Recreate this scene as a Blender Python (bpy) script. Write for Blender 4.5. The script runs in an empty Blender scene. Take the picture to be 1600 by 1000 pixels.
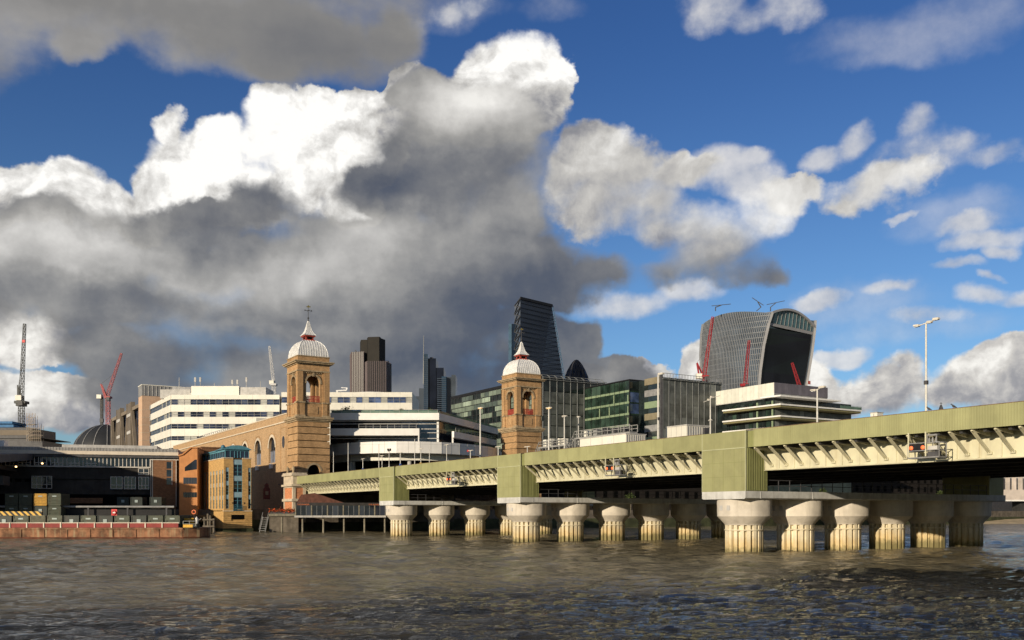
import bpy, math, random
import numpy as np
from mathutils import Vector
R = math.radians
random.seed(7)
sc = bpy.context.scene
COL = sc.collection

# ------------------------------------------------------------------ camera
F, HX, HY, HC = 1475.0, 800.0, 802.0, 4.0      # focal length in photo pixels, horizon point, eye height
cam = bpy.data.objects.new('camera', bpy.data.cameras.new('camera'))
COL.objects.link(cam); sc.camera = cam
cam.location = (0, 0, HC); cam.rotation_euler = (R(90), 0, 0)
cam.data.sensor_width = 36; cam.data.lens = 36 * F / 1600
cam.data.shift_y = (HY - 500) / 1600
cam.data.clip_start = 0.5; cam.data.clip_end = 30000
sc.render.engine = 'CYCLES'
sc.cycles.use_denoising = True
sc.cycles.max_bounces = 6; sc.cycles.diffuse_bounces = 3; sc.cycles.glossy_bounces = 3
sc.cycles.transparent_max_bounces = 8; sc.cycles.caustics_reflective = False; sc.cycles.caustics_refractive = False
sc.view_settings.view_transform = 'Standard'; sc.view_settings.look = 'None'
sc.view_settings.gamma = 1.0; sc.view_settings.exposure = 0.0
sc.view_settings.use_curve_mapping = False

# ------------------------------------------------------------------ sun and sky
SUN_EL, SUN_AZ = R(12.0), R(53.0)             # height; direction the light travels, from +X
sun = bpy.data.objects.new('sun', bpy.data.lights.new('sun', 'SUN')); COL.objects.link(sun)
ldir = Vector((math.cos(SUN_AZ) * math.cos(SUN_EL), math.sin(SUN_AZ) * math.cos(SUN_EL), -math.sin(SUN_EL)))
sun.rotation_euler = ldir.to_track_quat('-Z', 'Y').to_euler()
sun.data.energy = 5.0; sun.data.angle = R(0.53); sun.data.color = (1.0, 0.85, 0.64)

class N:
    """a socket with arithmetic, for writing node trees as expressions"""
    T = None
    def __init__(s, k): s.k = k
    def _m(op, *a, clamp=False):
        n = N.T.nodes.new('ShaderNodeMath'); n.operation = op; n.use_clamp = clamp
        for i, v in enumerate(a):
            if isinstance(v, N): N.T.links.new(v.k, n.inputs[i])
            else: n.inputs[i].default_value = v
        return N(n.outputs[0])
    def __add__(s, o): return N._m('ADD', s, o)
    __radd__ = __add__
    def __sub__(s, o): return N._m('SUBTRACT', s, o)
    def __rsub__(s, o): return N._m('SUBTRACT', o, s)
    def __mul__(s, o): return N._m('MULTIPLY', s, o)
    __rmul__ = __mul__
    def __truediv__(s, o): return N._m('DIVIDE', s, o)
def clamp01(a): return N._m('ADD', a, 0.0, clamp=True)
def nmin(a, b): return N._m('MINIMUM', a, b)
def nmax(a, b): return N._m('MAXIMUM', a, b)
def vec(op, *a):
    n = N.T.nodes.new('ShaderNodeVectorMath'); n.operation = op
    for i, v in enumerate(a):
        if isinstance(v, N): N.T.links.new(v.k, n.inputs[i])
        else: n.inputs[i].default_value = v
    return N(n.outputs[1] if op in ('DOT_PRODUCT', 'LENGTH', 'DISTANCE') else n.outputs[0])
def combine(x, y, z=0.0):
    n = N.T.nodes.new('ShaderNodeCombineXYZ')
    for i, v in enumerate((x, y, z)):
        if isinstance(v, N): N.T.links.new(v.k, n.inputs[i])
        else: n.inputs[i].default_value = v
    return N(n.outputs[0])
def noise(v, scale, detail=5.0, rough=0.55, dist=0.0, lac=2.0, color=False):
    n = N.T.nodes.new('ShaderNodeTexNoise'); n.inputs['Scale'].default_value = scale
    n.inputs['Detail'].default_value = detail; n.inputs['Roughness'].default_value = rough
    n.inputs['Distortion'].default_value = dist; n.inputs['Lacunarity'].default_value = lac
    if v is not None: N.T.links.new(v.k, n.inputs['Vector'])
    return N(n.outputs[1] if color else n.outputs[0])
def smooth(x, a, b):
    n = N.T.nodes.new('ShaderNodeMapRange'); n.interpolation_type = 'SMOOTHSTEP'
    N.T.links.new(x.k, n.inputs[0]); n.inputs[1].default_value = a; n.inputs[2].default_value = b
    return N(n.outputs[0])
def mix(fac, a, b, blend='MIX'):
    n = N.T.nodes.new('ShaderNodeMix'); n.data_type = 'RGBA'; n.blend_type = blend; n.clamp_factor = True
    for i, v in ((0, fac), (6, a), (7, b)):
        if isinstance(v, N): N.T.links.new(v.k, n.inputs[i])
        elif i == 0: n.inputs[i].default_value = v
        else: n.inputs[i].default_value = (*v[:3], 1)
    return N(n.outputs[2])
def ramp(fac, stops):
    n = N.T.nodes.new('ShaderNodeValToRGB'); N.T.links.new(fac.k, n.inputs[0])
    e = n.color_ramp.elements
    while len(e) > 1: e.remove(e[-1])
    e[0].position, e[0].color = stops[0][0], (*stops[0][1], 1)
    for p, c in stops[1:]:
        x = e.new(p); x.color = (*c, 1)
    return N(n.outputs[0])

world = bpy.data.worlds.new('World'); sc.world = world; world.use_nodes = True
N.T = world.node_tree; N.T.nodes.clear()
sky = N.T.nodes.new('ShaderNodeTexSky'); sky.sky_type = 'NISHITA'; sky.sun_disc = False
sky.sun_elevation = R(30.0) if False else SUN_EL
sky.sun_rotation = math.atan2(-ldir.x, -ldir.y)
sky.altitude = 0; sky.air_density = 1.0; sky.dust_density = 0.3; sky.ozone_density = 3.0
tc = N.T.nodes.new('ShaderNodeTexCoord')
sep = N.T.nodes.new('ShaderNodeSeparateXYZ'); N.T.links.new(tc.outputs['Generated'], sep.inputs[0])
dx, dy, dz = N(sep.outputs[0]), N(sep.outputs[1]), N(sep.outputs[2])
rho = N._m('SQRT', dx * dx + dy * dy)
az = N._m('ARCTAN2', dx, dy)
el = nmin(dz / nmax(rho, 0.05), 2.5)
P = combine(az, el, 0.37)

def sky_at(px, py):
    """bearing and slope of the sky point the photo shows at a pixel"""
    a = math.atan((px - HX) / F)
    return a, (HY - py) / F * math.cos(a)
def blob_field(p, blobs):
    """1 at a cloud's heart, 0 at its edge, from the nearest of a list of ellipses (pixel x, y, rx, ry)"""
    m = None
    for (x, y, rx, ry) in blobs:
        a, e = sky_at(x, y)
        ra, re = rx / F, ry / F
        q = vec('MULTIPLY_ADD', p, (1 / ra, 1 / re, 0), (-a / ra, -e / re, 0))
        d = vec('DOT_PRODUCT', q, q)
        m = d if m is None else N._m('SMOOTH_MIN', m, d, 0.5)
    return 1.0 - m
def glow_field(p, blobs):
    """sum of soft ellipses (pixel x, y, rx, ry, weight)"""
    s = None
    for (x, y, rx, ry, w) in blobs:
        a, e = sky_at(x, y)
        ra, re = rx / F, ry / F
        q = vec('MULTIPLY_ADD', p, (1 / ra, 1 / re, 0), (-a / ra, -e / re, 0))
        d = vec('DOT_PRODUCT', q, q)
        g = N._m('POWER', 0.36, d) * w
        s = g if s is None else s + g
    return s

wob = vec('SUBTRACT', noise(P, 7.0, 7.0, 0.54, color=True), (0.5, 0.5, 0.5))
PW = vec('MULTIPLY_ADD', wob, (0.085, 0.085, 0.0), P)            # ragged edges
wob2 = vec('SUBTRACT', noise(P, 22.0, 6.0, 0.54, color=True), (0.5, 0.5, 0.5))
PW2 = vec('MULTIPLY_ADD', wob2, (0.036, 0.036, 0.0), PW)          # puffs
fb = noise(P, 10.5, 9.0, 0.57)                                    # billows, and the same a little towards the sun
fb_s = noise(vec('ADD', P, (-0.012, 0.010, 0.0)), 10.5, 9.0, 0.57)
relief = fb - fb_s
fine = noise(PW, 24.0, 5.0, 0.55) - noise(vec('ADD', PW, (-0.006, 0.005, 0.0)), 24.0, 5.0, 0.55)   # small billows
lump = noise(PW, 5.2, 3.0, 0.5) - noise(vec('ADD', PW, (-0.030, 0.026, 0.0)), 5.2, 3.0, 0.5)   # broad modelling
big = noise(P, 4.5, 5.0, 0.55)
PF = combine(az, el * 2.6, 1.7)
flat = noise(PF, 5.0, 5.0, 0.52)

WHITE = [(490, 225, 118, 92), (490, 290, 100, 50), (400, 310, 80, 45), (580, 260, 50, 60), (560, 320, 60, 40), (430, 190, 55, 55), (560, 190, 55, 70), (310, 275, 90, 72), (278, 205, 27, 26), (345, 225, 45, 35),
         (250, 300, 45, 60), (55, 310, 75, 52), (110, 300, 50, 42), (165, 325, 50, 38), (0, 310, 50, 50), (215, 350, 50, 35),
         (800, 105, 80, 60), (850, 125, 48, 60), (770, 185, 100, 70), (645, 135, 46, 46), (700, 170, 75, 70), (615, 190, 42, 62),
         (930, 260, 85, 72), (885, 285, 52, 75), (960, 315, 90, 45), (1035, 310, 60, 40), (1060, 345, 60, 40), (985, 270, 65, 60), (1050, 275, 42, 40), (1090, 268, 45, 22), (920, 330, 60, 40),
         (1130, 365, 85, 52), (1190, 335, 55, 45), (1228, 305, 38, 32), (1262, 288, 38, 22), (1090, 345, 50, 45),
         (1380, 290, 85, 33), (1335, 308, 45, 22), (1440, 275, 50, 24)]
LOW = [(1545, 600, 85, 55), (1600, 560, 60, 42), (1480, 615, 50, 30), (1395, 610, 55, 48), (1330, 625, 55, 32), (1076, 572, 34, 40), (1275, 600, 40, 45),
       (1240, 640, 60, 30), (60, 640, 75, 44), (120, 660, 60, 42), (10, 620, 50, 30), (1000, 590, 60, 24), (900, 600, 40, 30), (60, 530, 60, 40), (15, 505, 30, 40),
       (1700, 600, 150, 60), (-120, 620, 160, 60)]
GREY = [(640, 420, 230, 90), (480, 400, 160, 70), (330, 400, 200, 70), (150, 410, 200, 78), (0, 410, 120, 80), (690, 300, 130, 110), (740, 215, 110, 80),
        (680, 150, 75, 45), (790, 320, 90, 100), (700, 510, 190, 80), (470, 500, 300, 75), (200, 470, 280, 60), (860, 420, 130, 62),
        (330, 345, 70, 36), (430, 325, 70, 40), (590, 300, 60, 40), (500, 350, 90, 30), (290, 560, 180, 56), (230, 550, 90, 40), (500, 580, 260, 60), (720, 590, 150, 60),
        (1110, 405, 100, 48), (1180, 425, 55, 26), (1040, 420, 60, 30), (930, 410, 60, 34), (-200, 430, 200, 90), (860, 540, 80, 60), (230, 590, 90, 40), (950, 590, 80, 26), (480, 630, 330, 70), (740, 640, 220, 80), (270, 640, 110, 60), (860, 620, 90, 50)]
SLAB = [(300, 30, 260, 85), (500, 55, 170, 78), (100, 10, 160, 70), (620, 30, 60, 80), (140, 75, 50, 34), (420, 100, 90, 46), (-120, -20, 200, 110), (300, -120, 500, 120), (560, -100, 160, 110)]
WISP = [(1110, 8, 60, 46), (1215, 15, 58, 36), (1160, 30, 40, 30), (1445, 255, 85, 40), (1500, 240, 50, 22), (1570, 252, 75, 18), (1335, 228, 34, 24), (1430, 212, 30, 28), (1130, 268, 70, 34), (1180, 285, 50, 30), (1290, 250, 30, 20), (1545, 365, 70, 16), (1520, 345, 50, 14), (1500, 405, 50, 12),
        (1280, 460, 42, 16), (1385, 447, 42, 13), (1530, 450, 45, 16), (1590, 455, 40, 18), (1575, 380, 26, 12), (1180, 250, 20, 16), (960, 475, 80, 30),
        (1550, 420, 18, 8), (1060, 455, 60, 22), (1310, 555, 40, 14), (640, 20, 40, 30), (720, 8, 60, 20), (1450, 490, 60, 18), (1590, 545, 60, 16), (1400, 335, 30, 6)]

FAINT = [(1450, 45, 200, 52), (1400, 85, 110, 26), (1560, 20, 120, 40), (720, 10, 90, 30), (860, 15, 60, 30), (1450, 510, 120, 30), (1350, 470, 120, 40), (1500, 330, 120, 30), (100, 530, 140, 40), (250, 520, 80, 30)]
# beyond the frame cloud goes on at the same cover, darkened to lower ambient light
side = smooth(N._m('ABSOLUTE', az), 0.52, 0.70)
side = nmax(side, smooth(el, 0.57, 0.75))
other = (noise(P, 2.6, 7.0, 0.58) - 0.45) * 7.0

soft = smooth(noise(P, 9.0, 3.0, 0.5), 0.38, 0.66) + glow_field(P, [(960, 280, 140, 100, 1.1), (1150, 350, 120, 80, .9), (1390, 290, 140, 70, 1.3)])              # where edges fray into wisps
f_white = blob_field(PW2, WHITE) + (fb - 0.5) * 1.5
m_white = smooth((f_white - 0.02) / (0.11 + soft * 0.55), 0.0, 1.0)
f_low = blob_field(PW2, LOW) + (fb - 0.5) * 1.6
m_low = smooth(f_low / (0.22 + soft * 0.6), 0.0, 1.0)
f_grey = blob_field(PW2, GREY) + (fb - 0.5) * 0.9
m_grey = smooth((f_grey + 0.05) / (0.34 + soft * 0.75), 0.0, 1.0)
f_slab = blob_field(PW2, SLAB) + (fb - 0.5) * 1.3
m_slab = smooth(f_slab, -0.22, 0.85)
f_wisp = blob_field(PW, WISP) + (fb - 0.5) * 3.2
m_wisp = smooth(f_wisp, -0.1, 1.15)

m_faint = smooth(blob_field(PW, FAINT) + (fb - 0.5) * 3.0, -0.3, 1.6)
# how much sun each mass gets
lit = glow_field(PW, [(490, 225, 150, 100, .55), (300, 270, 120, 80, .24), (830, 90, 90, 60, .32), (60, 300, 120, 50, .22), (950, 250, 120, 70, -.02),
                      (1190, 320, 90, 50, .30), (1400, 280, 120, 40, .2), (1150, 430, 110, 45, -.55), (1050, 400, 70, 60, -.3), (920, 330, 110, 50, -.15), (690, 170, 90, 70, -.5), (800, 210, 100, 50, -.18), (640, 130, 60, 50, -.2)])
calm = 1.0 - clamp01(glow_field(P, [(970, 280, 150, 110, .62), (1150, 340, 130, 90, .55), (1390, 290, 150, 80, .62)]))   # thinner cloud, less modelling
t_white = clamp01(0.62 + lit + (relief * 1.7 + lump * 1.2 + fine * 1.5) * calm + (big - 0.5) * 0.4 + (1.0 - calm) * 0.05)
c_white = ramp(t_white, [(0, (.16, .175, .215)), (.35, (.30, .30, .32)), (.62, (.56, .545, .52)), (.85, (.83, .815, .785)), (1, (1.05, 1.03, .99))])
t_low = clamp01(0.62 + relief * 2.0 + fine * 1.4 + lump * 1.2 + (big - 0.5) * 0.9 + glow_field(PW, [(80, 630, 90, 36, .35), (1600, 640, 140, 24, -.14), (1400, 590, 110, 40, .16), (1560, 570, 100, 40, .14), (900, 600, 90, 50, -.4), (60, 520, 80, 50, -.1), (110, 680, 80, 26, -.25), (1072, 565, 60, 40, .2)]))
c_low = ramp(t_low, [(0, (.17, .19, .24)), (.4, (.36, .36, .38)), (.7, (.62, .60, .57)), (1, (.95, .93, .88))])
shade = glow_field(PW2, [(690, 180, 80, 50, .12), (870, 300, 60, 60, .12), (120, 380, 120, 26, .14), (270, 430, 90, 22, .12), (480, 430, 120, 26, .10), (740, 150, 110, 60, .26), (790, 200, 90, 60, .22), (860, 260, 60, 60, .10), (200, 400, 220, 40, .16), (40, 400, 140, 50, .22), (540, 400, 160, 40, .13), (560, 350, 90, 40, .12),
                         (640, 285, 70, 40, -.16), (600, 300, 60, 26, -.1), (330, 335, 70, 32, -.14), (430, 310, 60, 32, -.1), (690, 320, 80, 50, -.02), (760, 330, 60, 60, .02),
                         (330, 450, 340, 22, .12), (560, 470, 200, 28, -.06), (100, 450, 200, 24, -.08), (640, 575, 150, 50, -.16), (760, 560, 140, 80, -.17), (860, 430, 120, 60, -.16), (800, 480, 120, 50, -.12), (420, 560, 200, 40, -.09),
                         (620, 600, 90, 18, .12), (1150, 430, 120, 30, -.06), (1060, 370, 60, 40, .12), (1120, 370, 90, 30, .12), (380, 505, 200, 16, .10)])
t_grey = clamp01(0.43 + shade + relief * 0.55 + lump * 0.50 + fine * 0.18 + (big - 0.5) * 0.30 + (flat - 0.5) * 0.36)
c_grey = ramp(t_grey, [(0, (.060, .078, .125)), (.2, (.100, .113, .145)), (.4, (.195, .198, .208)), (.6, (.355, .348, .335)), (.8, (.58, .565, .54)), (1, (.90, .88, .84))])
t_slab = clamp01(0.5 + (big - 0.5) * 0.7 + (flat - 0.5) * 0.5 + glow_field(P, [(500, 70, 180, 60, -.16), (80, 40, 140, 60, .16), (250, 110, 200, 30, .14), (300, -10, 300, 40, .12)]))
c_slab = ramp(clamp01(t_slab + (1.0 - smooth(f_slab, 0.0, 1.1)) * 0.22 + relief * .5), [(0, (.135, .14, .155)), (.5, (.245, .238, .228)), (1, (.46, .445, .43))])
c_wisp = ramp(clamp01(0.5 + relief * 2.5 + (fb - .5)), [(0, (.40, .43, .50)), (1, (.85, .82, .78))])
c_oth = ramp(clamp01(0.45 + relief * 2.0 + (big - 0.5) * 1.4), [(0, (.11, .115, .135)), (.5, (.22, .215, .21)), (1, (.60, .58, .55))])

K = 0.10                                           # world strength; cloud radiances are written for strength 1
def up(c): return vec('MULTIPLY', c, (1 / K, 1 / K, 1 / K))
thin = smooth(el, 0.10, 0.56)                      # clean air: the blue deepens with height
base = vec('MULTIPLY', N(sky.outputs[0]), combine(0.80 - thin * 0.36, 0.98 - thin * 0.33, 1.22 - thin * 0.20))
c = base
c = mix(m_faint * 0.34, c, up(c_wisp))
c = mix(m_wisp * 0.80, c, up(c_wisp))
c = mix(m_low, c, up(c_low))
c = mix(m_white, c, up(c_white))
c = mix(m_grey * 0.97, c, up(c_grey))
c = mix(m_slab * 0.96, c, up(c_slab))
bg = N.T.nodes.new('ShaderNodeBackground'); bg.inputs[1].default_value = K
N.T.links.new(c.k, bg.inputs[0])
bg2 = N.T.nodes.new('ShaderNodeBackground'); bg2.inputs[1].default_value = K
N.T.links.new(mix(smooth(other, 0.0, 0.7) * smooth(el, 0.0, 0.06), base, up(c_oth)).k, bg2.inputs[0])
ms = N.T.nodes.new('ShaderNodeMixShader'); N.T.links.new(side.k, ms.inputs[0])
N.T.links.new(bg.outputs[0], ms.inputs[1]); N.T.links.new(bg2.outputs[0], ms.inputs[2])
wo = N.T.nodes.new('ShaderNodeOutputWorld'); N.T.links.new(ms.outputs[0], wo.inputs[0])
world.cycles.sampling_method = 'MANUAL'; world.cycles.sample_map_resolution = 256

# ------------------------------------------------------------------ helpers
def W(px, Y): return (px - HX) / F * Y                 # world X of photo column px at depth Y
def Z(py, Y): return HC + (HY - py) / F * Y            # world height of photo row py at depth Y

class MB:
    """collects faces; build() links them as one mesh object"""
    def __init__(s, frame=None):
        s.v = []; s.f = []; s.m = []; s.sm = []; s.cur = 0; s.smooth = False; s.fr = frame
    def frame(s, fr): s.fr = fr; return s
    def add(s, vs, fs):
        o = len(s.v)
        if s.fr:                                   # (origin x, origin y, angle): local drawing plane turned about z
            ox, oy, an = s.fr; c, q = math.cos(an), math.sin(an)
            vs = [(ox + c * p[0] - q * p[1], oy + q * p[0] + c * p[1], p[2]) for p in vs]
        s.v += [tuple(p) for p in vs]
        for f in fs: s.f.append(tuple(o + i for i in f)); s.m.append(s.cur); s.sm.append(s.smooth)
        return s
    def mat(s, i): s.cur = i; return s
    def box(s, x0, x1, y0, y1, z0, z1):
        return s.add([(x0,y0,z0),(x1,y0,z0),(x1,y1,z0),(x0,y1,z0),(x0,y0,z1),(x1,y0,z1),(x1,y1,z1),(x0,y1,z1)],
                     [(3,2,1,0),(4,5,6,7),(0,1,5,4),(1,2,6,5),(2,3,7,6),(3,0,4,7)])
    def prism(s, poly, z0, z1):
        n = len(poly)
        def zz(z, p): return z(p) if callable(z) else z
        vs = [(x, y, zz(z0, (x, y))) for x, y in poly] + [(x, y, zz(z1, (x, y))) for x, y in poly]
        return s.add(vs, [tuple(range(n - 1, -1, -1)), tuple(range(n, 2 * n))] + [(i, (i + 1) % n, n + (i + 1) % n, n + i) for i in range(n)])
    def slab(s, poly, axis, a, b):
        """polygon in the two other axes, extruded along axis ('x' or 'y') from a to b"""
        n = len(poly)
        if axis == 'y': vs = [(p, a, q) for p, q in poly] + [(p, b, q) for p, q in poly]
        else: vs = [(a, p, q) for p, q in poly] + [(b, p, q) for p, q in poly]
        fs = [tuple(range(n)), tuple(range(2 * n - 1, n - 1, -1))] + [((i + 1) % n, i, n + i, n + (i + 1) % n) for i in range(n)]
        if axis == 'x': fs = [tuple(reversed(f)) for f in fs]
        return s.add(vs, fs)
    def bar(s, p0, p1, w, h=None):
        h = w if h is None else h
        p0, p1 = Vector(p0), Vector(p1); d = (p1 - p0).normalized()
        up = Vector((0, 0, 1)) if abs(d.z) < 0.95 else Vector((0, 1, 0))
        a = d.cross(up).normalized() * w / 2; b = a.cross(d).normalized() * h / 2
        vs = [p + i * a + j * b for p in (p0, p1) for i, j in ((-1, -1), (1, -1), (1, 1), (-1, 1))]
        return s.add(vs, [(0,1,2,3),(7,6,5,4),(1,0,4,5),(2,1,5,6),(3,2,6,7),(0,3,7,4)])
    def tube(s, p0, p1, r, r1=None, n=8):
        r1 = r if r1 is None else r1
        p0, p1 = Vector(p0), Vector(p1); d = (p1 - p0).normalized()
        up = Vector((0, 0, 1)) if abs(d.z) < 0.95 else Vector((0, 1, 0))
        a = d.cross(up).normalized(); b = a.cross(d).normalized()
        vs = [p + (math.cos(t) * a + math.sin(t) * b) * q for p, q in ((p0, r), (p1, r1)) for t in [2 * math.pi * i / n for i in range(n)]]
        sm = s.smooth; s.smooth = True
        s.add(vs, [(i, (i + 1) % n, n + (i + 1) % n, n + i) for i in range(n)]); s.smooth = False
        s.add(vs, [tuple(range(n - 1, -1, -1)), tuple(range(n, 2 * n))]); s.smooth = sm
        return s
    def lathe(s, prof, n=24, c=(0, 0), ph=0.0, smooth=True):
        """profile [(radius, z)] round a vertical axis"""
        vs = [(c[0] + r * math.cos(ph + 2 * math.pi * i / n), c[1] + r * math.sin(ph + 2 * math.pi * i / n), z) for r, z in prof for i in range(n)]
        k = len(prof); sm = s.smooth; s.smooth = smooth
        s.add(vs, [(j * n + i, j * n + (i + 1) % n, (j + 1) * n + (i + 1) % n, (j + 1) * n + i) for j in range(k - 1) for i in range(n)])
        s.smooth = False
        s.add(vs[:n], [tuple(range(n - 1, -1, -1))]); s.add(vs[-n:], [tuple(range(n))]); s.smooth = sm
        return s
    def rings(s, rings, close=True, caps=True):
        n = len(rings[0]); vs = [p for r in rings for p in r]
        m = n if close else n - 1
        s.add(vs, [(j * n + i, j * n + (i + 1) % n, (j + 1) * n + (i + 1) % n, (j + 1) * n + i) for j in range(len(rings) - 1) for i in range(m)])
        if caps and close:
            s.add(rings[0], [tuple(range(n - 1, -1, -1))]); s.add(rings[-1], [tuple(range(n))])
        return s
    def wall(s, W_, H, holes, t=0.4, x0=0.0, z0=0.0, y=0.0):
        """upright sheet in the xz plane facing -y with rectangular holes (x0,x1,z0,z1) and reveals t deep"""
        xs = sorted({x0, x0 + W_, *[v for h in holes for v in h[:2]]}); zs = sorted({z0, z0 + H, *[v for h in holes for v in h[2:]]})
        for i in range(len(xs) - 1):
            run = None
            for j in range(len(zs) - 1):
                cx, cz = (xs[i] + xs[i+1]) / 2, (zs[j] + zs[j+1]) / 2
                hole = any(h[0] < cx < h[1] and h[2] < cz < h[3] for h in holes)
                if not hole: s.add([(xs[i],y,zs[j]),(xs[i+1],y,zs[j]),(xs[i+1],y,zs[j+1]),(xs[i],y,zs[j+1])], [(0,1,2,3)])
        for a, b, c_, d in holes:
            s.add([(a,y,c_),(b,y,c_),(b,y,d),(a,y,d),(a,y+t,c_),(b,y+t,c_),(b,y+t,d),(a,y+t,d)], [(0,4,5,1),(1,5,6,2),(2,6,7,3),(3,7,4,0)])
        return s
    def arch(s, x0, x1, z0, z1, cx, hw, zb, zs, t, y=0.0, n=10):
        """upright wall panel facing -y with a round-headed opening (centre cx, half width hw, foot zb, springing zs), t thick"""
        pts = [(cx - hw, zb), (cx - hw, zs)] + [(cx - hw * math.cos(math.pi * i / n), zs + hw * math.sin(math.pi * i / n)) for i in range(1, n)] + [(cx + hw, zs), (cx + hw, zb)]
        for yy, fl in ((y, 1), (y + t, 0)):
            def q(*p): s.add([(a, yy, b) for a, b in p], [tuple(range(len(p)))[::1 if fl else -1]])
            q((x0, z0), (cx - hw, z0), (cx - hw, z1), (x0, z1)); q((cx + hw, z0), (x1, z0), (x1, z1), (cx + hw, z1))
            if zb > z0: q((cx - hw, z0), (cx + hw, z0), (cx + hw, zb), (cx - hw, zb))
            for (a, b), (c_, d) in zip(pts[1:-2], pts[2:-1]): q((a, b), (c_, d), (c_, z1), (a, z1))
        for (a, b), (c_, d) in zip(pts[:-1], pts[1:]): s.add([(a, y, b), (c_, y, d), (c_, y + t, d), (a, y + t, b)], [(0, 3, 2, 1)])
        s.add([(pts[0][0], y, zb), (pts[-1][0], y, zb), (pts[-1][0], y + t, zb), (pts[0][0], y + t, zb)], [(0, 1, 2, 3)])
        s.add([(x0, y, z1), (x1, y, z1), (x1, y + t, z1), (x0, y + t, z1)], [(0, 1, 2, 3)])
        return s
    def archring(s, cx, hw, zs, w, t, y=0.0, n=12):
        """moulding round an arch head, w wide, standing t proud of plane y"""
        a = [(cx - hw * math.cos(math.pi * i / n), zs + hw * math.sin(math.pi * i / n)) for i in range(n + 1)]
        b = [(cx - (hw + w) * math.cos(math.pi * i / n), zs + (hw + w) * math.sin(math.pi * i / n)) for i in range(n + 1)]
        for i in range(n):
            vs = [(p[0], y - t, p[1]) for p in (a[i], a[i+1], b[i+1], b[i])] + [(p[0], y + .02, p[1]) for p in (a[i], a[i+1], b[i+1], b[i])]
            s.add(vs, [(0, 3, 2, 1)[::-1], (0, 1, 5, 4), (2, 3, 7, 6)])
        return s
    def truss(s, p0, p1, w, bays, r=0.12, sides=4, top=0.0):
        """lattice boom of square section from p0 to p1"""
        p0, p1 = Vector(p0), Vector(p1); d = (p1 - p0).normalized()
        up = Vector((0, 1, 0)) if abs(d.z) > 0.5 else Vector((0, 0, 1))
        a = d.cross(up).normalized(); b = a.cross(d).normalized()
        def c(k, t):
            q = w / 2 * (1 - top * t)
            i, j = ((-1, -1), (1, -1), (1, 1), (-1, 1))[k % 4]
            return p0.lerp(p1, t) + a * i * q + b * j * q
        for k in range(4): s.bar(c(k, 0), c(k, 1), r * 1.5)
        for m in range(bays):
            for k in range(4):
                t0, t1 = m / bays, (m + 1) / bays
                if m % 2: s.bar(c(k, t0), c(k + 1, t1), r)
                else: s.bar(c(k + 1, t0), c(k, t1), r)
                s.bar(c(k, t1), c(k + 1, t1), r * .8)
        return s
    def mesh(s, name):
        me = bpy.data.meshes.new(name); me.from_pydata(s.v, [], s.f)
        me.polygons.foreach_set('material_index', s.m); me.polygons.foreach_set('use_smooth', s.sm)
        me.update(); return me
    def build(s, name, mat, parent=None, loc=(0, 0, 0), rz=0.0):
        me = s.mesh(name)
        for m in (mat if isinstance(mat, (list, tuple)) else [mat]): me.materials.append(m)
        return link(name, me, parent, loc, rz)

def link(name, data, parent=None, loc=(0, 0, 0), rz=0.0):
    o = bpy.data.objects.new(name, data); COL.objects.link(o)
    o.location = loc; o.rotation_euler = (0, 0, rz); o.parent = parent
    return o
def tag(o, label, cat, group=None):
    o['label'] = label; o['category'] = cat
    if group: o['group'] = group
    return o
def thing(name, label, cat, loc=(0, 0, 0), rz=0.0, group=None):
    return tag(link(name, None, None, loc, rz), label, cat, group)
def structure(o): o['kind'] = 'structure'; return o
def box_mesh(name, mat, x0, x1, y0, y1, z0, z1):
    me = MB().box(x0, x1, y0, y1, z0, z1).mesh(name); me.materials.append(mat); return me

# ------------------------------------------------------------------ materials
def pmat(name, col, rough=0.7, var=0.12, scale=1.5, metal=0.0, bump=0.0, bscale=8.0, streak=0.0, streak_col=None, spec=0.4, detail=5.0):
    """plain material whose colour wanders a little (noise in object space, streaks run down)"""
    m = bpy.data.materials.new(name); m.use_nodes = True; N.T = m.node_tree
    b = N.T.nodes['Principled BSDF']; b.inputs['Roughness'].default_value = rough; b.inputs['Metallic'].default_value = metal
    b.inputs['Specular IOR Level'].default_value = spec
    g = N.T.nodes.new('ShaderNodeNewGeometry'); pos = N(g.outputs['Position'])
    n1 = noise(pos, scale, detail, 0.6)
    lo = tuple(c * (1 - var) for c in col); hi = tuple(min(1, c * (1 + var)) for c in col)
    c = mix(smooth(n1, 0.3, 0.7), lo, hi)
    if streak:
        st = noise(vec('MULTIPLY', pos, (1.0, 1.0, 0.08)), scale * 2.2, 4.0, 0.6)
        c = mix(smooth(st, 0.48, 0.75) * streak, c, streak_col or tuple(x * 0.35 for x in col))
    oi = N.T.nodes.new('ShaderNodeObjectInfo'); k_ = N(oi.outputs['Random']) * 0.20 + 0.90     # each piece its own tint
    c = vec('MULTIPLY', c, combine(k_, k_, k_))
    N.T.links.new(c.k, b.inputs['Base Color'])
    if bump:
        bn = N.T.nodes.new('ShaderNodeBump'); bn.inputs['Strength'].default_value = bump; bn.inputs['Distance'].default_value = 0.05
        N.T.links.new(noise(pos, bscale, 4.0, 0.6).k, bn.inputs['Height']); N.T.links.new(bn.outputs[0], b.inputs['Normal'])
    return m
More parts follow.
